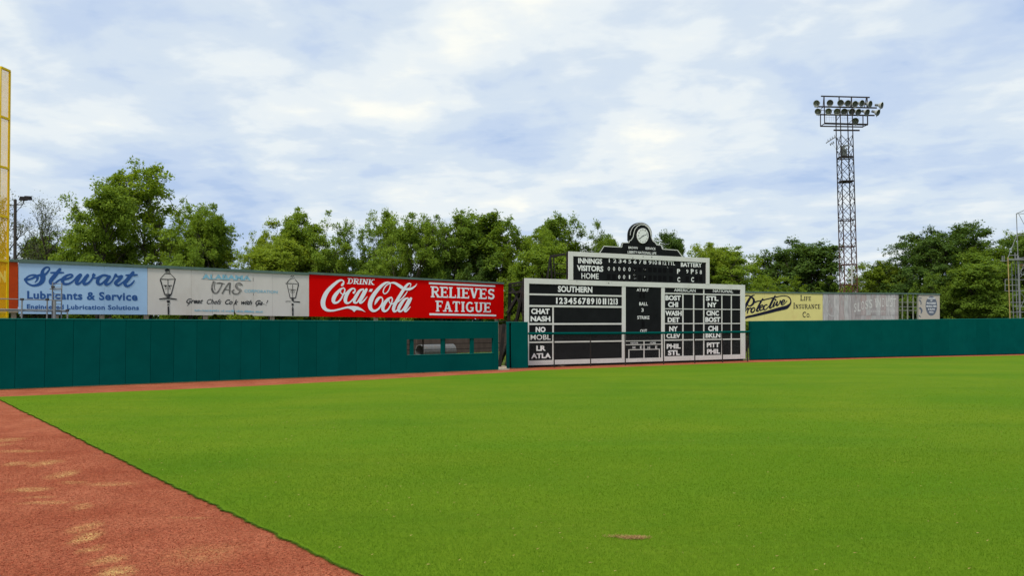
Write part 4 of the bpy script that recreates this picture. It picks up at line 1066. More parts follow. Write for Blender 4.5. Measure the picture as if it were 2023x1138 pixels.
poly(mb, BL, [(715 + x * .07467, 545 + y * .07467) for x, y in ((1130, 378), (1170, 325), (1240, 315), (1320, 300), (1400, 258), (1462, 192), (1420, 280), (1340, 350), (1260, 388), (1190, 392))], .024)
poly(mb, BL, [(715 + x * .07467, 545 + y * .07467) for x, y in ((212, 350), (288, 350), (250, 425), (176, 415))], .015)
mb.build('script_lettering', M['b_white'], r3)
mb = MB(); slab(mb, BL, 'DRINK', (686, 738.5, 549.4, 560.6, 552.0, 563.0), .012, shear=.12, serif=.40); mb.build('lettering', M['b_white'], r3)
mb = MB(); slab(mb, BL, 'RELIEVES', (850.6, 978.0, 565.6, 587.4, 571.2, 591.6), .012, serif=.36, gap=.02); mb.build('lettering', M['b_white'], r3)
mb = MB(); slab(mb, BL, 'FATIGUE', (860.4, 970.5, 594.0, 615.4, 598.4, 617.4), .012, serif=.36, gap=.02); mb.build('lettering', M['b_white'], r3)
for q in ([(847.3, 557.6), (978, 563.8), (978, 567), (847.3, 561.4)], [(848.4, 619), (980, 621.9), (980, 625.1), (848.4, 622.8)]):
    MB().quadbox(BL, q, .0015, .012).build('white_rule', M['b_white'], r3)
posts(r3, BL, (745, 984), brace=False)

# ------------------------------------------------------------------ billboards, right run
BR = Plane(deep(1482, 600, 60.0), deep(1857, 600, 66.0))
r4, _, _ = billboard('billboard', 'yellow insurance billboard with black looping script beside the scoreboard', 1452, 1625.2, 577.8, 579.9, 634.8, 634.4, M['b_yellow'], BR, seams=(1510, 1567), trim=2.4)
PR = [
 [(60, 155, 34), (110, 125, 32), (180, 120, 26), (232, 142, 36), (290, 200, 50), (300, 270, 58), (265, 330, 46), (205, 365, 34), (160, 345, 26)],
 [(232, 140, 26), (275, 118, 30), (318, 108, 16)],
 [(225, 150, 50), (165, 250, 60), (110, 360, 62), (62, 470, 62)], [(-30, 400, 50), (20, 320, 46), (75, 230, 34), (95, 205, 18)], [(-60, 215, 30), (0, 170, 34), (60, 155, 34)],
 [(55, 560, 12), (110, 470, 20), (155, 410, 30), (165, 440, 34), (145, 530, 30)], [(150, 490, 18), (195, 420, 26), (228, 415, 34)],
 [(300, 400, 26), (255, 430, 34), (232, 490, 40), (265, 515, 34), (315, 470, 28), (318, 415, 24), (290, 400, 20)],
 [(510, 190, 26), (460, 270, 40), (400, 390, 44), (365, 470, 42), (395, 485, 26), (440, 450, 16)],
 [(338, 272, 34), (380, 252, 28), (450, 240, 24), (560, 212, 26), (680, 185, 26), (800, 158, 26), (920, 132, 20), (1010, 124, 18), (1090, 138, 20), (1145, 180, 24), (1168, 240, 26), (1160, 300, 36), (1120, 350, 60), (1060, 395, 84), (960, 420, 86), (820, 455, 80), (660, 500, 72), (480, 545, 64), (300, 590, 56), (150, 622, 50), (65, 660, 36), (-40, 700, 30)],
 [(440, 425, 16), (490, 385, 20), (515, 350, 22), (485, 340, 22), (440, 390, 38), (440, 455, 36), (480, 462, 24), (540, 415, 16)],
 [(605, 335, 32), (570, 340, 24), (530, 390, 38), (535, 445, 34), (585, 440, 22), (650, 370, 16)],
 [(800, 122, 26), (755, 200, 48), (700, 310, 50), (668, 390, 44), (695, 410, 28), (770, 340, 14)],
 [(790, 275, 34), (755, 345, 36), (752, 385, 24), (800, 340, 14), (840, 270, 24)], [(800, 212, 40), (812, 222, 40)],
 [(850, 262, 34), (830, 330, 40), (850, 355, 26), (900, 300, 20), (920, 240, 34)],
 [(940, 300, 18), (1000, 270, 22), (1025, 230, 24), (990, 222, 24), (950, 270, 38), (950, 325, 36), (1000, 320, 22), (1080, 240, 12)],
]
mb = MB(); brush(mb, BR, PR, 1464, 574, .08403, .006)
mb.build('script_lettering', M['b_black'], r4)
kp = .08403
def P4(x, x2, t, b, t2=None, b2=None): return (1464 + x * kp, 1464 + x2 * kp, 574 + t * kp, 574 + b * kp, 574 + (t2 or t) * kp, 574 + (b2 or b) * kp)
for s, q, sm_ in (('LIFE', P4(1385, 1650, 108, 238), .74), ('INSURANCE', P4(1222, 1868, 290, 428), .76), ('CO.', P4(1438, 1640, 500, 632), .72)):
    mb = MB(); slab(mb, BR, s, q, .012, serif=.3, weight=.8, small=sm_, gap=.03); mb.build('lettering', M['b_black'], r4)
posts(r4, BR, (1500, 1560, 1620))
# weathered planks
def plank_mat(i):
    rs = random.Random(i); base = [(.40, .375, .37), (.345, .315, .31), (.45, .43, .42), (.385, .33, .32), (.42, .41, .40)][i % 5]
    red = rs.random() < .3
    return material('weathered_plank', base, .9, .28, 4.0, .4, c2=(.34, .22, .19) if red else (.27, .26, .26), c2lim=(.55, .72), stretch=(3, 3, .5))
r5 = empty('billboard', BR.at(BR.sz(1625.6, 630)[0], 0), 'weathered grey plank billboard with worn white lettering, beside the yellow billboard', 'billboard')
edges = [1625.4, 1636.5, 1646.6, 1658, 1667.6, 1675.6, 1681.8, 1689.8, 1700.8, 1711, 1720.5, 1730.8, 1739.5, 1750.5, 1759.3, 1768, 1774.6]
pm = [plank_mat(i) for i in range(5)]
MB().quadbox(BR, [(1625.6, 581), (1774.4, 581.6), (1774.4, 632), (1625.6, 633.6)], -.09, -.05).build('backing_board', M['sign_back'], r5)
rr = random.Random(12)
for i, (a, b) in enumerate(zip(edges[:-1], edges[1:])):
    f = lambda x: 579.9 + .006 * (x - 1625); g = lambda x: 634.3 - .0105 * (x - 1625)
    o = rr.uniform(0, .012)
    if a > 1688:
        m_ = 623.2 - .003 * (a - 1690)
        MB().quadbox(BR, [(a + .2, f(a)), (b - .2, f(b)), (b - .2, m_ + rr.uniform(-.3, .3)), (a + .1, m_ + rr.uniform(-.3, .3))], -.03, o).build('plank', pm[rr.randrange(5)], r5)
        MB().quadbox(BR, [(a + .1 + rr.uniform(-.0, .3), m_ + .4), (b - .12, m_ + .4), (b - .12, g(b)), (a + .1, g(a))], -.035, o - .008).build('plank', pm[rr.randrange(5)], r5)
    else:
        MB().quadbox(BR, [(a + .2, f(a)), (b - .2, f(b)), (b - .2, g(b)), (a + .2, g(a))], -.03, o).build('plank', pm[rr.randrange(5)], r5)
MB().quadbox(BR, [(1625.4, 577.6), (1774.6, 578.6), (1774.6, 581), (1625.4, 580.1)], -.12, .05).build('top_trim', M['sign_trim'], r5)
M['worn_white'] = material('worn_white_ink', (.60, .59, .56), .8, .1, 9, c2=(.42, .40, .39), c2lim=(.5, .66))
M['ghost'] = material('ghost_ink', (.45, .44, .425), .8, .15, 9, c2=(.37, .36, .35), c2lim=(.45, .6))
ks = .07909
mb = MB()
for s, x, x2, t, b in (('S', 850, 905, 325, 540), ('L', 940, 1012, 300, 520), ('O', 1026, 1100, 268, 485), ('S', 1125, 1198, 250, 468), ('S', 1225, 1304, 232, 440), ('I', 1362, 1412, 200, 420), ('N', 1425, 1512, 192, 412), ('D', 1545, 1612, 192, 410), ('U', 1640, 1712, 192, 412), ('S', 1738, 1808, 192, 415), ('T', 1826, 1898, 200, 425)):
    if s == 'I':
        poly(mb, BR, [(1620 + a_ * ks, 574 + b_ * ks) for a_, b_ in ((1350, 198), (1420, 196), (1420, 212), (1398, 214), (1414, 425), (1392, 428), (1374, 214), (1350, 214))], .014); continue
    text(mb, BR, s, (1620 + x * ks, 1620 + x2 * ks, 574 + t * ks, 574 + b * ks, 574 + (t - 6) * ks, 574 + (b - 6) * ks), .006, 0, .014)
mb.build('worn_lettering', M['worn_white'], r5)
mb = MB(); text(mb, BR, 'CORPORATION', (1620 + 1200 * ks, 1620 + 1925 * ks, 574 + 500 * ks, 574 + 548 * ks, 574 + 488 * ks, 574 + 545 * ks), -.005, 0, .012)
mb.build('worn_lettering', M['worn_white'], r5)
mb = MB()
for st in ([(160, 290, 24), (150, 420, 24), (190, 560, 26), (290, 640, 26), (390, 610, 26), (450, 500, 24)], [(240, 250, 18), (200, 380, 16)], [(300, 170, 14), (290, 420, 16)], [(420, 280, 16), (450, 330, 12)], [(545, 240, 22), (540, 400, 18)], [(570, 150, 26), (575, 190, 26)]):
    ribbon(mb, BR, [(1620 + x * ks, 574 + y * ks, w * ks) for x, y, w in smooth_pts(st)], .012, 0, False)
mb.build('worn_emblem', M['ghost'], r5)
posts(r5, BR, (1640, 1700, 1765))
# bare frame
r6 = empty('sign_frame', BR.at(BR.sz(1775, 630)[0], 0), 'open timber lattice frame with its boards missing, between two billboards', 'frame')
M['frame_wood'] = material('green_grey_timber', (.22, .23, .19), .85, .25, 5)
for x, w in ((1775.8, .9), (1783.9, .9), (1794.3, 1.2), (1805.2, 1.0), (1814, 1.6)):
    MB().quadbox(BR, [(x - w / 2, 581), (x + w / 2, 581), (x + w / 2, 633), (x - w / 2, 633)], -.1, -.02).build('upright', M['frame_wood'], r6)
for y, h in ((597.2, 1.2), (606, 1.2), (613.4, 1.5), (631.6, 1.4)):
    MB().quadbox(BR, [(1775, y - h / 2), (1814.5, y - h / 2 + .1), (1814.5, y + h / 2 + .1), (1775, y + h / 2)], -.16, -.104).build('cross_rail', M['frame_wood'], r6)
MB().quadbox(BR, [(1774.6, 578.6), (1814.8, 579.2), (1814.8, 581.6), (1774.6, 581)], -.12, .05).build('top_trim', M['sign_trim'], r6)
# last sign
r7, _, _ = billboard('billboard', 'small beige billboard with a dark lettered oval, last of the right run', 1815, 1856.4, 581.7, 582.0, 632.0, 631.4, M['b_beige'], BR, trim=2.4)
ov = [(1839.9 + 11.4 * math.cos(t), 604.3 + 19.4 * math.sin(t)) for t in [k * math.pi / 16 for k in range(32)]]
MB().prism([BR.sz(*p) for p in ov], BR, .002, .008).build('oval_emblem', M['b_slate'], r7)
mb = MB()
for s, cy, w in (('PRODUCERS', 589.6, 7.5), ('OF', 593.6, 2.0), ('PROCESSED', 599.2, 9.2), ('MINERAL FIBER', 605.2, 10.2), ('& SLAG', 611.0, 6.5), ('WOOL', 616.8, 4.4)):
    text(mb, BR, s, (1839.9 - w, 1839.9 + w, cy - 1.7, cy + 1.5, cy - 1.7, cy + 1.5), .03, 0, .011)
mb.build('lettering', M['letter'], r7)
mb = MB()
for st in ([(770, 340, 60), (830, 430, 30), (820, 500, 30)], [(775, 600, 70), (840, 660, 60), (850, 730, 50), (820, 800, 20)], [(760, 280, 30), (850, 290, 20)], [(760, 860, 40), (820, 910, 20)]):
    ribbon(mb, BR, [(1770 + x * .05974, 572 + y * .05974, w * .05974) for x, y, w in smooth_pts(st)], .006, 0, False)
mb.build('half_emblem', M['b_slate'], r7)
posts(r7, BR, (1820, 1852))

# ------------------------------------------------------------------ foul pole screen
FP = Plane(deep(-60, 600, 29.5), deep(22, 600, 31.6))
fp = empty('foul_pole', FP.at(FP.sz(-6, 600)[0], 0), 'tall yellow foul pole with a yellow mesh screen at the left edge', 'foul pole')
top0 = FP.sz(22, 135)[1]
sxr = lambda x: FP.sz(x, 400)[0]
sR = sxr(20.2); sP = sxr(1.6)
levels = [0.8] + [FP.sz(12, y)[1] for y in (628, 516, 428, 330.5, 231.5)] + [FP.sz(12, 134)[1]]
MB().bar(FP.at(sP - .22, 0, .02), FP.at(sP - .22, levels[-1] + .02, .02), .09, 14).build('pole', M['yellow_steel'], fp)
fm = MB(); fm.bar(FP.at(sR, 0.8), FP.at(sR, levels[-1]), .03)
for z in levels: fm.bar(FP.at(sP, z, .004), FP.at(sR, z, .004), .036)
fm.bar(FP.at(sP + .02, .8, .002), FP.at(sP + .02, levels[-1], .002), .02)
fm.build('screen_frame', M['yellow_steel'], fp)
for za, zb_ in zip(levels[:-1], levels[1:]):
    w = MB(); z = za + .03
    def wr_(a, b, r):
        w.bar(a, b, r, 3)
    while z < zb_ - .02:
        wr_(FP.at(sP, z, 0), FP.at(sR, z, 0), .0037); z += .024
    s = sP + .03
    while s < sR - .02:
        wr_(FP.at(s, za, .003), FP.at(s, zb_, .003), .0037); s += .024
    w.build('mesh_screen', M['yellow_wire'], fp)
fp.rotation_euler = (0, -0.010, 0)

# ------------------------------------------------------------------ pipe platform with ladder behind the wall, left
PLT = Plane(LW.at(-8, 0, -1.0), LW.at(10, 0, -1.0))
pf = empty('pipe_platform', PLT.at(PLT.sz(93, 600)[0], 0), 'galvanised pipe platform railing with a ladder in front of the blue billboard', 'platform')
def pp(x, y, o=0.0): return PLT.px(x, y, o)
for a, b, y0, y1, r in ((-60, 120, 589.0, 593.4, .018), (-60, 134, 610.2, 613.8, .026), (-60, 134, 613.4, 616.4, .016), (98, 123, 571.0, 570.6, .022)):
    MB().bar(pp(a, y0), pp(b, y1), r, 8).build('rail', M['galv'], pf)
for x, y in ((43.5, 590), (93.3, 590.5), (133.2, 612), (-20, 588)):
    p = pp(x, y, .03); MB().bar((p.x, p.y, 0), p, .028, 8).build('upright', M['galv'], pf)
p = pp(107.5, 592, .06); MB().bar((p.x, p.y, 0), p, .055, 8).build('upright', M['galv'], pf)
for x in (104.4, 122.6):
    p = pp(x, 557.5 if x < 110 else 559, -.05); MB().bar((p.x, p.y, 0), p, .022, 8).build('ladder_rail', M['galv'], pf)
for y in (560.4, 567.5, 573.5, 580.6, 587.6, 594.2, 601, 608, 615, 622):
    MB().bar(pp(104.4, y, -.05), pp(122.6, y + .3, -.05), .012, 6).build('ladder_rung', M['galv'], pf)
for x, y in ((93.3, 592), (43.5, 591.5), (133, 613.5), (104.5, 567)):
    p = pp(x, y, .01); MB().box(p, (.09, .09, .08)).build('pipe_clamp', M['pole_wood'], pf)
dk = MB()
q0, q1 = PLT.sz(-60, 619)[0], PLT.sz(134, 619)[0]
dk.pbox(PLT, q0, q1, 2.28, 2.32, -1.2, .0); dk.build('deck', M['galv'], pf)

# ------------------------------------------------------------------ things behind the wall
OC0, OC1 = gnd(700, 707), gnd(1100, 690)
OCP = Plane(OC0, OC1)
ocl = (OC1 - OC0).length
oc = MB()
oc_root = empty('concrete_wall', OCP.at(0, 0), 'old brown stained concrete wall seen through the gap and window slots', 'wall')
n_ = 8
for i in range(-3, n_ + 5):
    MB().pbox(OCP, ocl * i / n_, ocl * (i + 1) / n_ - .03, 0, 2.35, -.15, 0).build('wall_bay', M['concrete'], oc_root)
    MB().pbox(OCP, ocl * i / n_ - .13, ocl * i / n_ + .1, 0, 2.42, -.1, .07).build('pilaster', M['concrete'], oc_root)
# corrugated pipe
def pipe():
    a = gnd(833, 697.5) ; a = deep(829, 686, 58.0); b = deep(876, 684.5, 59.5)
    a.z = b.z = .50
    u = (b - a).normalized(); up = Vector((0, 0, 1)); v = u.cross(up).normalized()
    L_ = (b - a).length + .8; mb = MB(); ns, nr = 24, 40; R_ = .47
    vs = []; fs = []
    for i in range(nr + 1):
        rr_ = R_ + (.018 if i % 2 else 0)
        c_ = a + u * (L_ * i / nr)
        for k in range(ns):
            t = 2 * math.pi * k / ns; vs.append(c_ + v * (rr_ * math.cos(t)) + up * (rr_ * math.sin(t)))
    for i in range(nr):
        for k in range(ns):
            fs.append((i * ns + k, i * ns + (k + 1) % ns, (i + 1) * ns + (k + 1) % ns, (i + 1) * ns + k))
    mb.add(vs, fs)
    vs2 = []; 
    for i, c_ in enumerate((a, a + u * L_)):
        for k in range(ns):
            t = 2 * math.pi * k / ns; vs2.append(c_ + v * (.42 * math.cos(t)) + up * (.42 * math.sin(t)))
    mb.add(vs2, [(k, (k + 1) % ns, ns + (k + 1) % ns, ns + k)[::-1] for k in range(ns)])
    base = len(mb.v) - 2 * ns
    mb.f += [(k, (k + 1) % ns, base + (k + 1) % ns, base + k)[::-1] for k in range(ns)]
    o = mb.build('drain_pipe', M['pipe']); tag(o, 'corrugated metal drain pipe lying behind the wall window', 'pipe')
pipe()
# pale slab in the gap beside the short section
g1, g2, g3, g4 = gnd(984, 731.8), gnd(1006, 730.8), gnd(1012, 722.5), gnd(980, 723.5)
sheet('concrete_path', [(p.x, p.y, .006) for p in (g1, g2, g3, g4)], M['path'], 'pale concrete strip in the gap between the padded sections')
# diagonal steel prop in the gap
pr = MB(); a = LW.at(sE + .05, 0, -1.2)
pr.bar(gnd(987, 725), deep(996, 640, 45.2), .09); pr.bar(gnd(988, 717), deep(1010, 668, 47), .08); pr.bar(deep(975, 636, 44), deep(1040, 633, 44.5), .02)
pr.bar(deep(985, 678.5, 44), deep(1010, 678, 44), .012)
tag(pr.build('steel_prop', M['steel_dark']), 'dark slanting steel prop standing in the gap beside the scoreboard', 'prop')

# utility pole with flood lamp, far left
pz = gnd(30, 690); pb = deep(30.5, 600, 62.0)
up_ = empty('utility_pole', (pb.x, pb.y, 0), 'dark wooden utility pole with a floodlight behind the foul pole', 'pole')
topp = deep(30.2, 394, 62.0)
MB().bar((pb.x, pb.y, 0), (topp.x, topp.y, topp.z), .125, 10, r2=.10).build('pole', M['pole_wood'], up_)
a1, a2 = deep(18, 405, 62), deep(45, 404, 62)
MB().bar(a1, a2, .035, 6).build('cross_arm', M['steel_dark'], up_)
MB().bar(a2, deep(47, 396, 62), .04, 6).build('lamp_bracket', M['steel_dark'], up_)
MB().bar(deep(31, 420, 62), deep(44, 405, 62), .02, 6).build('stay', M['steel_dark'], up_)
for dx, y in ((46, 394), (55, 393)):
    c_ = deep(dx, y - 1, 62); h = MB(); h.hexa([(c_.x - .2, c_.y - .25, c_.z - .13), (c_.x + .24, c_.y - .2, c_.z - .17), (c_.x + .2, c_.y + .25, c_.z - .08), (c_.x - .2, c_.y + .2, c_.z - .05),
                                          (c_.x - .14, c_.y - .2, c_.z + .17), (c_.x + .18, c_.y - .15, c_.z + .15), (c_.x + .16, c_.y + .2, c_.z + .2), (c_.x - .14, c_.y + .18, c_.z + .22)][::-1]); h.build('flood_lamp', M['steel_dark'], up_)

# ------------------------------------------------------------------ light tower
def light_tower():
    Y = 76.0
    D = lambda x, y, dy=0.0: deep(x, y, Y + dy)
    base = D(1676, 640); 
    r = empty('light_tower', (base.x, base.y, 0), 'tall rusty lattice floodlight tower rising behind the right billboards', 'tower')
    m = bpy.data.materials.new('rusty_steel'); m.use_nodes = True
    nt = m.node_tree; N = nt.nodes.new; L = nt.links.new; b = nt.nodes['Principled BSDF']; b.inputs['Roughness'].default_value = .85
    g = N('ShaderNodeNewGeometry'); sp = N('ShaderNodeSeparateXYZ'); L(g.outputs['Position'], sp.inputs[0])
    nz = N('ShaderNodeTexNoise'); nz.inputs['Scale'].default_value = 1.3; nz.inputs['Detail'].default_value = 5; L(g.outputs['Position'], nz.inputs['Vector'])
    ma = N('ShaderNodeMath'); ma.operation = 'MULTIPLY_ADD'; L(nz.outputs['Fac'], ma.inputs[0]); ma.inputs[1].default_value = -9; L(sp.outputs['Z'], ma.inputs[2])
    mr = N('ShaderNodeMapRange'); mr.inputs['From Min'].default_value = 0; mr.inputs['From Max'].default_value = 9; L(ma.outputs[0], mr.inputs['Value'])
    mx = N('ShaderNodeMix'); mx.data_type = 'RGBA'; L(mr.outputs[0], mx.inputs[0]); mx.inputs[6].default_value = (.095, .030, .017, 1); mx.inputs[7].default_value = (.020, .015, .015, 1)
    L(mx.outputs[2], b.inputs['Base Color'])
    # four legs of a square tower seen turned
    th = math.radians(0); cxp = D(1676.7, 640)
    zt = D(1672, 213).z
    side_b, side_t = 1.12, 1.06
    cb = Vector((D(1676.8, 575).x, Y, 0)); cz = D(1676.8, 575).z
    ct = D(1669.3, 300); slope = (ct.x - cb.x) / (ct.z - cz)
    ctr = lambda z: Vector((cb.x + slope * (z - cz), Y, z))
    def leg(i, z):
        s_ = (side_b + (side_t - side_b) * z / zt) / math.sqrt(2)
        t = th + math.pi / 4 + i * math.pi / 2
        c_ = ctr(z); return Vector((c_.x + s_ * math.cos(t), c_.y + s_ * math.sin(t), z))
    for i in range(4):
        MB().bar(leg(i, 0), leg(i, zt), .034).build('leg', m, r)
    Z = lambda y: D(1672, y).z
    hz = [Z(y) for y in (563, 523, 487.6, 435, 359, 312)]
    for z in hz:
        h = MB()
        for i in range(4): h.bar(leg(i, z), leg((i + 1) % 4, z), .035)
        h.build('horizontal_ring', m, r)
    for z in (Z(359), Z(311)):
        pts = [leg(i, z) for i in range(4)]
        MB().hexa([p + Vector((0, 0, .04)) for p in pts] + [p + Vector((0, 0, .07)) for p in pts]).build('landing_plate', m, r)
    zs = [0.0]; z = 0.0; bay = (Z(435) - Z(487.6)) / 2
    while z + bay < Z(249): z += bay; zs.append(z)
    for za, zb2 in zip(zs[:-1], zs[1:]):
        for i in range(4):
            br = MB(); j = (i + 1) % 4
            br.bar(leg(i, za), leg(j, zb2), .019); br.bar(leg(j, za), leg(i, zb2), .019)
            br.build('cross_brace', m, r)
    # head frame
    hf = lambda *s: [MB().bar(D(*a), D(*b_), t).build('head_bar', m, r) for a, b_, t in s]
    hf(((1622, 189.4), (1718, 191.9), .05), ((1609.3, 210), (1732, 212.6), .055), ((1613.2, 225.8), (1727.6, 227.6), .055),
       ((1628.5, 243.3, .9), (1714.2, 245.7, .9), .07), ((1620.8, 248.9), (1705, 250.3), .05), ((1647, 256.7), (1698, 257.2), .06),
       ((1620.8, 226), (1621, 249), .035), ((1704.8, 227.4), (1705, 250.3), .035), ((1713.9, 227.6, .9), (1714, 246, .9), .04), ((1628, 190), (1629.2, 243.5, .9), .045),
       ((1657.7, 190.2), (1657.9, 211), .04), ((1682, 191), (1682.4, 212), .045), ((1682, 191.5), (1679.5, 212), .025), ((1712.7, 191.9), (1713.2, 212.4), .045), ((1711.5, 192), (1707.5, 212), .025),
       ((1627.4, 191), (1626, 210), .025), ((1620.8, 249), (1629.3, 243.5, .9), .03), ((1705, 250), (1714, 246, .9), .03), ((1652.5, 226), (1652.5, 250), .02), ((1660, 227), (1653, 237), .025), ((1684, 236), (1677, 243), .02),
       ((1613, 217.5), (1647, 217), .015), ((1622.5, 214), (1627.5, 210), .03))
    lat = MB()
    for x in (1633, 1638, 1642, 1646, 1665, 1669, 1673): lat.bar(D(x, 229, .5), D(x + .4, 241 - (x % 3), .5), .008, 3)
    lat.bar(D(1631, 231, .5), D(1700, 234, .5), .007, 3); lat.build('conduit_wires', m, r)
    # floodlights: a shell dish with a dark bowl and a ballast box behind
    k = .0791
    def flood(x, y, yaw, rad=.30, pitch=-14, dy=-.25, light=False):
        c_ = D(1600 + x * k, 180 + y * k, dy)
        d_ = Vector((math.sin(math.radians(yaw)), -math.cos(math.radians(yaw)), math.tan(math.radians(pitch)))).normalized()
        upv = Vector((0, 0, 1)); sx_ = d_.cross(upv).normalized(); sy_ = sx_.cross(d_)
        ns = 16; prof = [(-.30, .05), (-.27, .12), (-.16, .22), (-.02, .285), (.05, .30), (.05, .28), (-.03, .255), (-.14, .19), (-.2, .08), (-.21, .0)]
        f_ = rad / .30
        def lathe(pr_, nm, mt, par):
            vs = []; fs = []
            for (u_, rr_) in pr_:
                for q in range(ns):
                    t = 2 * math.pi * q / ns; vs.append(c_ + d_ * (u_ * f_) + (sx_ * math.cos(t) + sy_ * math.sin(t)) * (rr_ * f_))
            for i in range(len(pr_) - 1):
                for q in range(ns):
                    fs.append((i * ns + q, i * ns + (q + 1) % ns, (i + 1) * ns + (q + 1) % ns, (i + 1) * ns + q)[::-1])
            return MB().add(vs, fs).build(nm, mt, par)
        sh = lathe(prof[:6], 'floodlight', M['lamp_white'], r)
        lathe(prof[5:], 'reflector', M['lamp_inside'] if not light else M['lamp_metal'], sh)
        bx_ = MB(); bx_.bar(c_ - d_ * .28 * f_, c_ - d_ * .58 * f_, .11 * f_, 8); bx_.bar(c_ - d_ * .2, c_ + Vector((0, 0, -.42)) - d_ * .12, .02)
        bx_.build('lamp_housing', M['lamp_metal'], sh)
    for x, y, yaw, lt in ((170, 300, -18, False), (505, 290, -8, True), (765, 290, 12, True), (945, 300, 28, True), (1125, 318, 38, True), (1295, 298, 46, True), (1500, 315, 56, True), (1790, 350, 68, True)):
        flood(x, y, yaw - 22, light=lt)
    for x, y, yaw, lt in ((205, 505, -20, False), (470, 500, -12, False), (680, 505, 0, False), (855, 505, 16, True), (1045, 505, 26, True), (1205, 515, 38, True), (1425, 522, 48, True), (1695, 532, 62, True)):
        flood(x, y, yaw - 22, pitch=-24, light=lt)
    flood(1135, 742, -20, dy=.6)
    # cross-arm with insulators
    ca = MB(); A_, B_ = D(1652.7, 268.8, -.4), D(1632, 282.2, -.4); ca.bar(A_, B_, .045); ca.bar(D(1650, 273, -.4), D(1663, 270, 0), .015); ca.bar(D(1645, 283, -.4), D(1653, 297, -.4), .012, 3)
    ca.build('cross_arm', M['galv'], r)
    ins = MB()
    for t in (.15, .38, .58, .8): p = A_.lerp(B_, t); ins.bar(p, p + Vector((-.03, 0, .22)), .035, 6, r2=.02)
    for x, y in ((1643, 281), (1646, 279), (1640, 283)): p = D(x, y, -.5); ins.bar(p, p + Vector((.05, 0, -.18)), .05, 6)
    ins.build('insulators', M['lamp_metal'], r)
    tr = MB(); c0 = ctr(Z(311)); tr.bar(c0 + Vector((-.25, -.1, .1)), c0 + Vector((-.25, -.1, 1.0)), .2, 10); tr.bar(c0 + Vector((.02, -.1, .15)), c0 + Vector((.02, -.1, .75)), .12, 8); tr.bar(c0 + Vector((-.1, 0, 1.05)), c0 + Vector((.3, 0, 1.1)), .06)
    tr.build('transformer', M['lamp_metal'], r)
    MB().bar(D(1682.5, 523, -.6), D(1683.4, 563, -.6), .075, 8).build('conduit', M['lamp_white'], r)
light_tower()

# ------------------------------------------------------------------ scaffold tower at the right edge
def scaffold():
    Y = 63.0; P0 = deep(2007, 628, Y)
    r = empty('scaffold_tower', (P0.x, P0.y, 0), 'galvanised scaffold stair tower behind the padded wall at the right edge', 'scaffold')
    k = .2107; q = lambda x, y, dy=0: deep(1960 + x * k, 400 + y * k, Y + dy)
    rusty = material('rusty_yellow_pipe', (.36, .26, .11), .7, .3, 4, c2=(.25, .11, .05))
    def tube(nm, a, b, rr_=.028, m_='galv'): MB().bar(a, b, rr_, 8).build(nm, M[m_] if isinstance(m_, str) else m_, r)
    for x, y, dy in ((228, 104, 0), (183, 570, .6), (214, 470, 1.2), (248, 500, 0), (330, 104, 0), (420, 104, 0), (236, 480, 1.8), (330, 500, 1.8)):
        p = q(x, y, dy); tube('standard', (p.x, p.y, 0), p, .03)
    p = q(148, 515, -.3); tube('standard', (p.x, p.y, 0), p, .036, rusty)
    for a, b in (((225, 104), (420, 104)), ((225, 105), (330, 60)), ((228, 315), (330, 262)), ((230, 310), (420, 300)), ((228, 315), (150, 515)), ((160, 495), (232, 495)), ((75, 548), (420, 552)),
                 ((140, 540), (420, 500)), ((140, 535), (420, 545)), ((122, 722), (420, 728)), ((122, 776), (260, 776)), ((122, 830), (420, 826)), ((160, 938), (420, 935)), ((190, 975), (420, 978)), ((160, 1030), (420, 1028)), ((183, 572), (420, 575))):
        tube('ledger', q(*a), q(*b), .024)
    for a, b in (((250, 820), (420, 1060)), ((262, 700), (330, 640)), ((420, 620), (250, 1030)), ((250, 110), (330, 260)), ((330, 500), (250, 700)), ((262, 640), (420, 520)), ((190, 880), (245, 860))):
        tube('diagonal_brace', q(*a), q(*b), .018)
    for x in (122, 245): tube('guard_post', q(x, 724), q(x, 832), .024)
    for x in (95, 112): tube('guard_post', q(x, 500), q(x, 555), .03)
    MB().hexa([q(150, 540, -.2), q(420, 540, -.2), q(420, 540, 1.6), q(150, 540, 1.6), q(150, 528, -.2), q(420, 528, -.2), q(420, 528, 1.6), q(150, 528, 1.6)]).build('platform_deck', M['galv'], r)
    MB().hexa([q(262, 600, .2), q(420, 592, .2), q(420, 592, 1.4), q(262, 600, 1.4), q(262, 572, .2), q(420, 566, .2), q(420, 566, 1.4), q(262, 572, 1.4)]).build('plywood_sheet', material('plywood', (.42, .25, .13), .8, .2, 4), r)
scaffold()

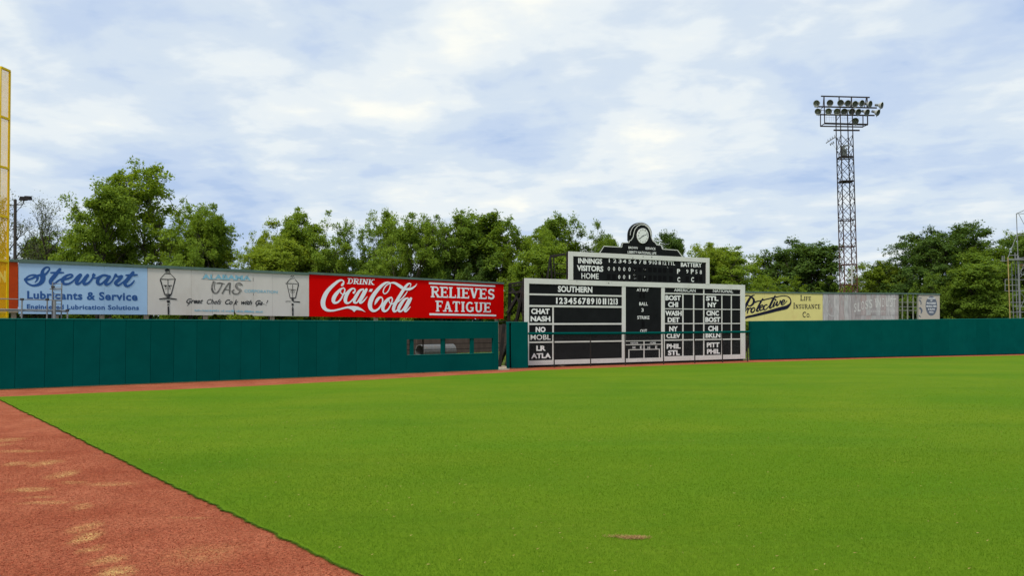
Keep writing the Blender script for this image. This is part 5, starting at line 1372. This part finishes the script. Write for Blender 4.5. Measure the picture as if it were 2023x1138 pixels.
# ------------------------------------------------------------------ trees
BARK = material('bark', (.060, .050, .040), .95, .35, 3, .5)
PALEBARK = material('pale_bark', (.16, .145, .12), .95, .3, 3, .4)
LM = {
 'bright': leaf_material('bright_leaf', [(0, (.072, .132, .018)), (.45, (.160, .250, .026)), (1, (.275, .375, .046))], .45),
 'mid':    leaf_material('mid_leaf', [(0, (.060, .112, .018)), (.5, (.130, .214, .026)), (1, (.230, .320, .042))], .43),
 'dark':   leaf_material('dark_leaf', [(0, (.032, .070, .017)), (.5, (.074, .136, .025)), (1, (.138, .208, .040))], .37),
 'yellow': leaf_material('yellow_green_leaf', [(0, (.100, .155, .018)), (.5, (.205, .290, .028)), (1, (.335, .410, .050))], .45),
 'grey':   leaf_material('grey_leaf', [(0, (.060, .075, .035)), (.5, (.11, .135, .06)), (1, (.17, .20, .09))], .3),
}
def tree_meshes(seed, H=10.0, R=3.4, n_limb=13, leaves=15000, leaf=.20, low=.18, open_=0.0, multi=1, up=.5, spread=.40):
    rs = np.random.RandomState(seed); segs = []; tips = []
    def env(p):   # inside envelope measure
        z = (p[2] / H - .58) / .44; rr_ = math.hypot(p[0], p[1]) / R
        return rr_ * rr_ + z * z
    def grow(p, d_, length, rad, level):
        n = 4 if level < 2 else 3; pts = [p]
        for i in range(n):
            d_ = d_ + rs.randn(3) * .16 + np.array([0, 0, .06 * up]); d_ /= np.linalg.norm(d_)
            q_ = pts[-1] + d_ * length / n; pts.append(q_)
        for i in range(n):
            segs.append((pts[i], pts[i + 1], rad * (1 - i / n * .6), rad * (1 - (i + 1) / n * .6)))
        if level == 3 or (level == 2 and length < .5):
            tips.append((pts[-1], level)); tips.append((pts[-2], level)); return
        nb = (0, 6, 4, 3)[level] if level else 0
        for b_ in range(nb):
            t = .25 + .75 * (b_ + rs.rand()) / nb; i = min(int(t * n), n - 1); o = pts[i] + (pts[i + 1] - pts[i]) * (t * n - i)
            a = rs.rand(3) - .5; a = a - d_ * a.dot(d_); a /= np.linalg.norm(a) + 1e-6
            nd = d_ * .55 + a * .95 + np.array([0, 0, .22 * up]); nd /= np.linalg.norm(nd)
            l = length * (.42 + .28 * rs.rand())
            if env(o + nd * l) > 1.25: l *= .6
            if env(o + nd * l) > 1.5: continue
            grow(o, nd, l, rad * .5, level + 1)
        tips.append((pts[-1], level))
    for s_ in range(multi):
        p = np.array([rs.randn() * .5 * (multi > 1), rs.randn() * .5 * (multi > 1), 0.]); d_ = np.array([rs.randn() * .12 * multi, rs.randn() * .12 * multi, 1.]); d_ /= np.linalg.norm(d_)
        n = 8; tl = H * .80; r0_ = .020 * H / math.sqrt(multi)
        pts = [p]
        for i in range(n):
            d_ = d_ + rs.randn(3) * .07; d_[2] = abs(d_[2]); d_ /= np.linalg.norm(d_); pts.append(pts[-1] + d_ * tl / n)
        for i in range(n): segs.append((pts[i], pts[i + 1], r0_ * (1 - i / n * .85), r0_ * (1 - (i + 1) / n * .85)))
        nl = max(3, n_limb // multi)
        for j in range(nl):
            t = low + (.97 - low) * (j + rs.rand() * .6) / nl; i = min(int(t * n), n - 1); o = pts[i] + (pts[i + 1] - pts[i]) * (t * n - i)
            az = j * 2.4 + rs.randn() * .4 + s_; el = math.radians(18 + 45 * t + rs.randn() * 9)
            dd = np.array([math.cos(az) * math.cos(el), math.sin(az) * math.cos(el), math.sin(el)])
            z = o[2] / H; rad_here = R * math.sqrt(max(.08, 1 - ((min(z + .08, .98) - .55) / .47) ** 2))
            grow(o, dd, rad_here * (.62 + .42 * rs.rand()), r0_ * (1 - t * .7) * .55, 1)
        tips.append((pts[-1], 1))
    # wood
    mb = MB()
    for a, b, ra, rb in segs:
        if ra < .012: ra = .012
        mb.bar(a, b, ra, 5 if ra > .06 else 3, r2=max(rb, .008))
    mt = bpy.data.meshes.new('trunk'); mt.from_pydata([tuple(v) for v in mb.v], [], mb.f); mt.materials.append(BARK)
    # leaves: clusters round the twig ends
    T_ = np.array([t[0] for t in tips]); nt_ = len(T_)
    keep = rs.rand(nt_) > open_; T_ = T_[keep]; nt_ = len(T_)
    w = .4 + rs.rand(nt_) ** 1.5 * 1.6; w /= w.sum(); idx = rs.choice(nt_, leaves, p=w)
    sig = spread * (.6 + .8 * rs.rand(nt_))
    off = rs.randn(leaves, 3); off /= np.linalg.norm(off, axis=1)[:, None]; off *= (rs.rand(leaves) ** .55)[:, None]
    off *= sig[idx][:, None] * np.array([1.15, 1.15, .75])
    P = T_[idx] + off; P = P[(P[:, 2] > .3)]; idx = idx[: len(P)] if len(P) == leaves else idx[(T_[idx] + off)[:, 2] > .3]; n = len(P)
    c_ = np.array([0, 0, H * .5]); outw = (P - c_); outw /= np.linalg.norm(outw, axis=1)[:, None] + 1e-6
    nrm = outw * .55 + np.array([0, 0, .55]) + rs.randn(n, 3) * .55; nrm /= np.linalg.norm(nrm, axis=1)[:, None]
    rd = rs.randn(n, 3); t1 = np.cross(nrm, rd); t1 /= np.linalg.norm(t1, axis=1)[:, None]; t2 = np.cross(nrm, t1)
    ln = leaf * (.6 + .7 * rs.rand(n)); wd = ln * .5
    V = np.zeros((n, 4, 3)); V[:, 0] = P - t1 * ln[:, None] * .5; V[:, 1] = P + t2 * wd[:, None] * .5; V[:, 2] = P + t1 * ln[:, None] * .5 - nrm * (ln * .12)[:, None]; V[:, 3] = P - t2 * wd[:, None] * .5
    ct = rs.rand(nt_)
    tint = np.clip(.28 * ct[idx] + .30 * rs.rand(n) + .28, 0, 1)
    return mt, V, tint
VAR = {}
def variant(key, **kw):
    mt, V, tint = tree_meshes(**kw); c_ = V.mean(1); rr_ = np.hypot(c_[:, 0] - c_[:, 0].mean(), c_[:, 1] - c_[:, 1].mean()); VAR[key] = (mt, V, tint, {}, float(np.percentile(c_[:, 2], 99.9)), float(np.percentile(rr_, 95)))
variant('round', seed=1, leaves=40000, n_limb=14)
variant('round2', seed=2, leaves=40000, n_limb=13, R=3.8)
variant('tall', seed=3, leaves=37000, R=2.9, n_limb=15, up=.9)
variant('tall2', seed=14, leaves=37000, R=3.0, n_limb=14, up=1.1, low=.12)
variant('feather', seed=5, leaves=26000, R=3.9, n_limb=13, open_=.22, up=1.0, leaf=.19, spread=.36)
variant('wide', seed=6, leaves=52000, R=4.8, n_limb=15, low=.14)
variant('thin', seed=7, leaves=3600, R=2.6, n_limb=14, open_=.2, leaf=.14, spread=.5, up=1.3)
variant('bush', seed=8, leaves=32000, R=4.6, n_limb=16, low=.04, multi=3, leaf=.21)
variant('bush2', seed=19, leaves=32000, R=4.2, n_limb=16, low=.04, multi=4, leaf=.21)
COUNT = [0]
def tree(x, ytop, Y, wpx, var, kind, label, rz=0.0, group='trees behind the outfield walls', cat='tree', name='deciduous_tree', bark=None, base=0.0):
    mt, V, tint, cache, H, R_ = VAR[var]
    p = deep(x, ytop, Y); h = p.z - base; r_ = wpx / 2 / F0 * Y
    if kind not in cache: cache[kind] = tri_mesh('crown', V, LM[kind], tint)
    o = empty(name, (p.x, Y, base), label, cat, group)
    o.rotation_euler = (0, 0, rz); sz = h / (H * 1.0); sx_ = r_ * 1.12 / R_; o.scale = (sx_, sx_, sz)
    t = link_mesh('trunk', mt, None, o); c_ = link_mesh('crown', cache[kind], None, o)
    COUNT[0] += 1
    return o
TREES = [
 # x, ytop, depth, width px, variant, foliage, rotation, label
 (-55, 400, 80, 190, 'round2', 'mid', .3, 'leafy tree mostly outside the frame behind the yellow foul screen'),
 (60, 378, 84, 110, 'thin', 'grey', 1.0, 'thin sparse grey twigged tree beside the utility pole'),
 (104, 388, 86, 90, 'thin', 'grey', 2.3, 'thin half bare tree just left of the big leafy pair'),
 (40, 470, 92, 150, 'bush2', 'dark', .2, 'dark low tree behind the utility pole'),
 (120, 458, 90, 120, 'round', 'mid', 4.2, 'small mid green tree between the thin trees and the big pair'),
 (196, 362, 82, 150, 'round', 'bright', .6, 'big round bright tree, left one of the tall pair above the blue billboard'),
 (306, 314, 84, 235, 'feather', 'bright', 2.0, 'tallest feathery tree standing up from the skyline on the left'),
 (356, 402, 82, 130, 'round2', 'bright', 3.9, 'leafy tree on the right flank of the tallest feathery tree'),
 (236, 448, 88, 190, 'bush', 'mid', 1.1, 'broad shaded tree filling in below the tall pair'),
 (425, 440, 86, 110, 'tall', 'mid', .4, 'tree with a jagged top behind the left end of the gas billboard'),
 (500, 456, 90, 96, 'feather', 'yellow', .9, 'pale wispy tree in the low dip of the skyline'),
 (478, 492, 84, 130, 'bush2', 'yellow', 3.0, 'low yellowish tree under the wispy one in the skyline dip'),
 (560, 438, 84, 130, 'tall2', 'yellow', 1.8, 'yellow green tree just right of the skyline dip'),
 (640, 415, 86, 125, 'round', 'bright', 5.0, 'rounded bright tree above the start of the red billboard'),
 (722, 415, 90, 130, 'feather', 'bright', .1, 'open topped tree with lobed crown above the cola script'),
 (790, 428, 84, 125, 'round2', 'bright', 2.7, 'rounded fresh green tree above the hyphen of the cola script'),
 (862, 420, 86, 130, 'round', 'mid', 1.2, 'dense rounded tree above the right part of the cola script'),
 (888, 424, 95, 80, 'thin', 'grey', .5, 'thin grey topped tree poking up behind the dense rounded tree'),
 (948, 416, 86, 150, 'tall', 'mid', 3.3, 'taller peaked tree above the end of the red billboard'),
 (1015, 448, 84, 125, 'round2', 'bright', 4.4, 'fresh green tree between the red billboard and the scoreboard'),
 (1078, 462, 80, 120, 'tall2', 'bright', .9, 'bright tree directly behind the left shoulder of the scoreboard'),
 (1128, 427, 94, 105, 'tall', 'mid', 5.4, 'tall lobed tree above the left end of the upper scoreboard'),
 (1186, 440, 94, 70, 'tall2', 'mid', 2.2, 'slender tree just left of the scoreboard clock'),
 (1240, 466, 92, 100, 'round', 'mid', 4.8, 'tree half hidden behind the clock crown'),
 (1303, 460, 96, 70, 'tall', 'dark', 1.5, 'small dark tree just right of the clock crown'),
 (1358, 484, 86, 110, 'round2', 'yellow', 2.9, 'light green tree behind the right end of the upper scoreboard'),
 (1405, 490, 92, 90, 'tall', 'bright', .8, 'small upright bright tree next to the upper scoreboard corner'),
 (1470, 486, 84, 150, 'round', 'bright', 3.5, 'broad bright domed tree above the yellow billboard'),
 (1545, 474, 92, 120, 'tall2', 'dark', 4.0, 'dark spiky tree left of the light tower'),
 (1592, 482, 90, 130, 'tall', 'dark', .2, 'dark rounded tree close to the left of the light tower'),
 (1540, 545, 80, 130, 'bush', 'bright', 5.2, 'low bright tree right above the yellow billboard edge'),
 (1640, 520, 88, 110, 'bush2', 'mid', 1.3, 'low tree behind the foot of the light tower'),
 (1700, 520, 86, 120, 'round2', 'yellow', 2.4, 'yellowish low tree right of the light tower foot'),
 (1752, 536, 92, 110, 'tall', 'dark', 3.1, 'low dark tree in the gap before the big right group'),
 (1800, 462, 82, 140, 'round', 'dark', 1.7, 'left crown of the big dark group of trees on the right'),
 (1862, 440, 84, 190, 'wide', 'dark', 4.4, 'highest crown of the big dark group of trees on the right'),
 (1935, 468, 82, 140, 'tall2', 'mid', .7, 'upright tree on the right flank of the big dark group'),
 (1950, 520, 76, 120, 'tall', 'mid', 5.6, 'leafy lower tree in front of the big dark group'),
 (1995, 492, 86, 110, 'round2', 'dark', 2.1, 'dark tree directly behind the scaffold tower'),
 (2060, 455, 82, 150, 'wide', 'mid', .4, 'tree half outside the frame behind the scaffold tower'),
 (598, 452, 90, 110, 'bush', 'bright', 3.3, 'bushy tree filling in left of the rounded tree above the red billboard start'),
 (530, 492, 80, 110, 'tall', 'yellow', .6, 'low pale green tree above the right lamp drawing of the gas billboard'),
 (684, 440, 88, 110, 'bush2', 'mid', 4.1, 'bushy tree between the two crowns above the first half of the cola script'),
 (756, 446, 88, 110, 'bush', 'mid', 2.5, 'bushy tree under the open topped crown above the cola script'),
 (905, 446, 86, 120, 'bush2', 'dark', 5.5, 'dark bushy tree under the thin grey topped tree'),
 (545, 466, 92, 90, 'tall', 'yellow', 2.2, 'small pale tree leaning into the skyline dip from the right'),
 (508, 488, 80, 130, 'bush2', 'yellow', 1.2, 'low yellow green bush of a tree filling the foot of the skyline dip'),
 (1838, 540, 78, 120, 'bush', 'mid', 2.8, 'low leafy tree behind the open lattice frame'),
]
for (x, yt, Y, w, v, kd, rz, lb) in TREES:
    tree(x, yt, Y, w, v, kd, lb, rz)
# understorey shrubs closing the view at the trees' feet
rs = random.Random(31)
i = 0; x = -120
SH = []
while x < 2150:
    SH.append((x, rs.uniform(548, 582), rs.uniform(86.5, 97), rs.uniform(100, 150), rs.choice(('bush', 'bush2')), rs.choice(('mid', 'dark', 'dark', 'dark')), rs.uniform(0, 6)))
    x += rs.uniform(52, 74)
def under():
    P = []; T_ = []
    R_ = np.random.RandomState(5)
    for (x, yt, Y, w, v, kd, rz) in SH:
        _, V, tint, _, H, R0 = VAR[v]
        V = V[R_.rand(len(V)) < .55]; tt = R_.rand(len(V)) * .5 + .1
        p = deep(x, yt, Y); sz = p.z / H; sx_ = w / 2 / F0 * Y / R0; c_, s_ = math.cos(rz), math.sin(rz)
        Q = V.copy(); X = V[..., 0] * c_ - V[..., 1] * s_; Yv = V[..., 0] * s_ + V[..., 1] * c_
        Q[..., 0] = X * sx_ + p.x; Q[..., 1] = Yv * sx_ + Y; Q[..., 2] = V[..., 2] * sz
        P.append(Q); T_.append(tt)
    o = link_mesh('undergrowth', tri_mesh('undergrowth', np.concatenate(P), LM['dark'], np.concatenate(T_)), None)
    tag(o, 'dense dark undergrowth below the trees beyond the walls', 'undergrowth', kind='stuff')
    # far woods: bumpy leafy mass behind
    n = 90000; xx = R_.uniform(-110, 130, n); yy = 112 + R_.uniform(0, 14, n)
    hh = 4.6 + 1.0 * np.sin(xx * .21) + .8 * np.sin(xx * .57 + 1) + .5 * np.sin(xx * 1.3) ; zz = R_.rand(n) ** .8 * hh
    Pn = np.c_[xx, yy - (1 - zz / hh) * 3, zz]; nrm = R_.randn(n, 3) + np.array([0, -.6, .7]); nrm /= np.linalg.norm(nrm, axis=1)[:, None]
    t1 = np.cross(nrm, R_.randn(n, 3)); t1 /= np.linalg.norm(t1, axis=1)[:, None]; t2 = np.cross(nrm, t1); l = .5
    V = np.stack([Pn - t1 * l * .5, Pn + t2 * l * .3, Pn + t1 * l * .5, Pn - t2 * l * .3], 1)
    o = link_mesh('far_woods', tri_mesh('far_woods', V, LM['dark'], R_.rand(n) * .7), None)
    tag(o, 'far dark wood behind the trees', 'woods', kind='stuff')
under()
# tufts of grass behind the walls seen through the gap
def tufts():
    R_ = np.random.RandomState(9); n = 26000
    yy = R_.uniform(46, 80, n); xx = R_.uniform(-14, 22, n); h = .0 + .09 * R_.rand(n); a = R_.rand(n) * np.pi
    V = np.zeros((n, 3, 3)); V[:, 0] = np.c_[xx - .03 * np.cos(a), yy - .03 * np.sin(a), np.full(n, -.03)]; V[:, 1] = np.c_[xx + .03 * np.cos(a), yy + .03 * np.sin(a), np.full(n, -.03)]
    V[:, 2] = np.c_[xx + R_.randn(n) * .05, yy, h]
    m = V[:, 0, 1] > 47 + np.clip(V[:, 0, 0], 0, 30) * .55
    o = link_mesh('rough_grass', tri_mesh('rough_grass', V[m], LM['bright'], R_.rand(n)[m]), None); tag(o, 'rough grass growing behind the scoreboard', 'grass', kind='stuff')
tufts()
print('trees', COUNT[0])
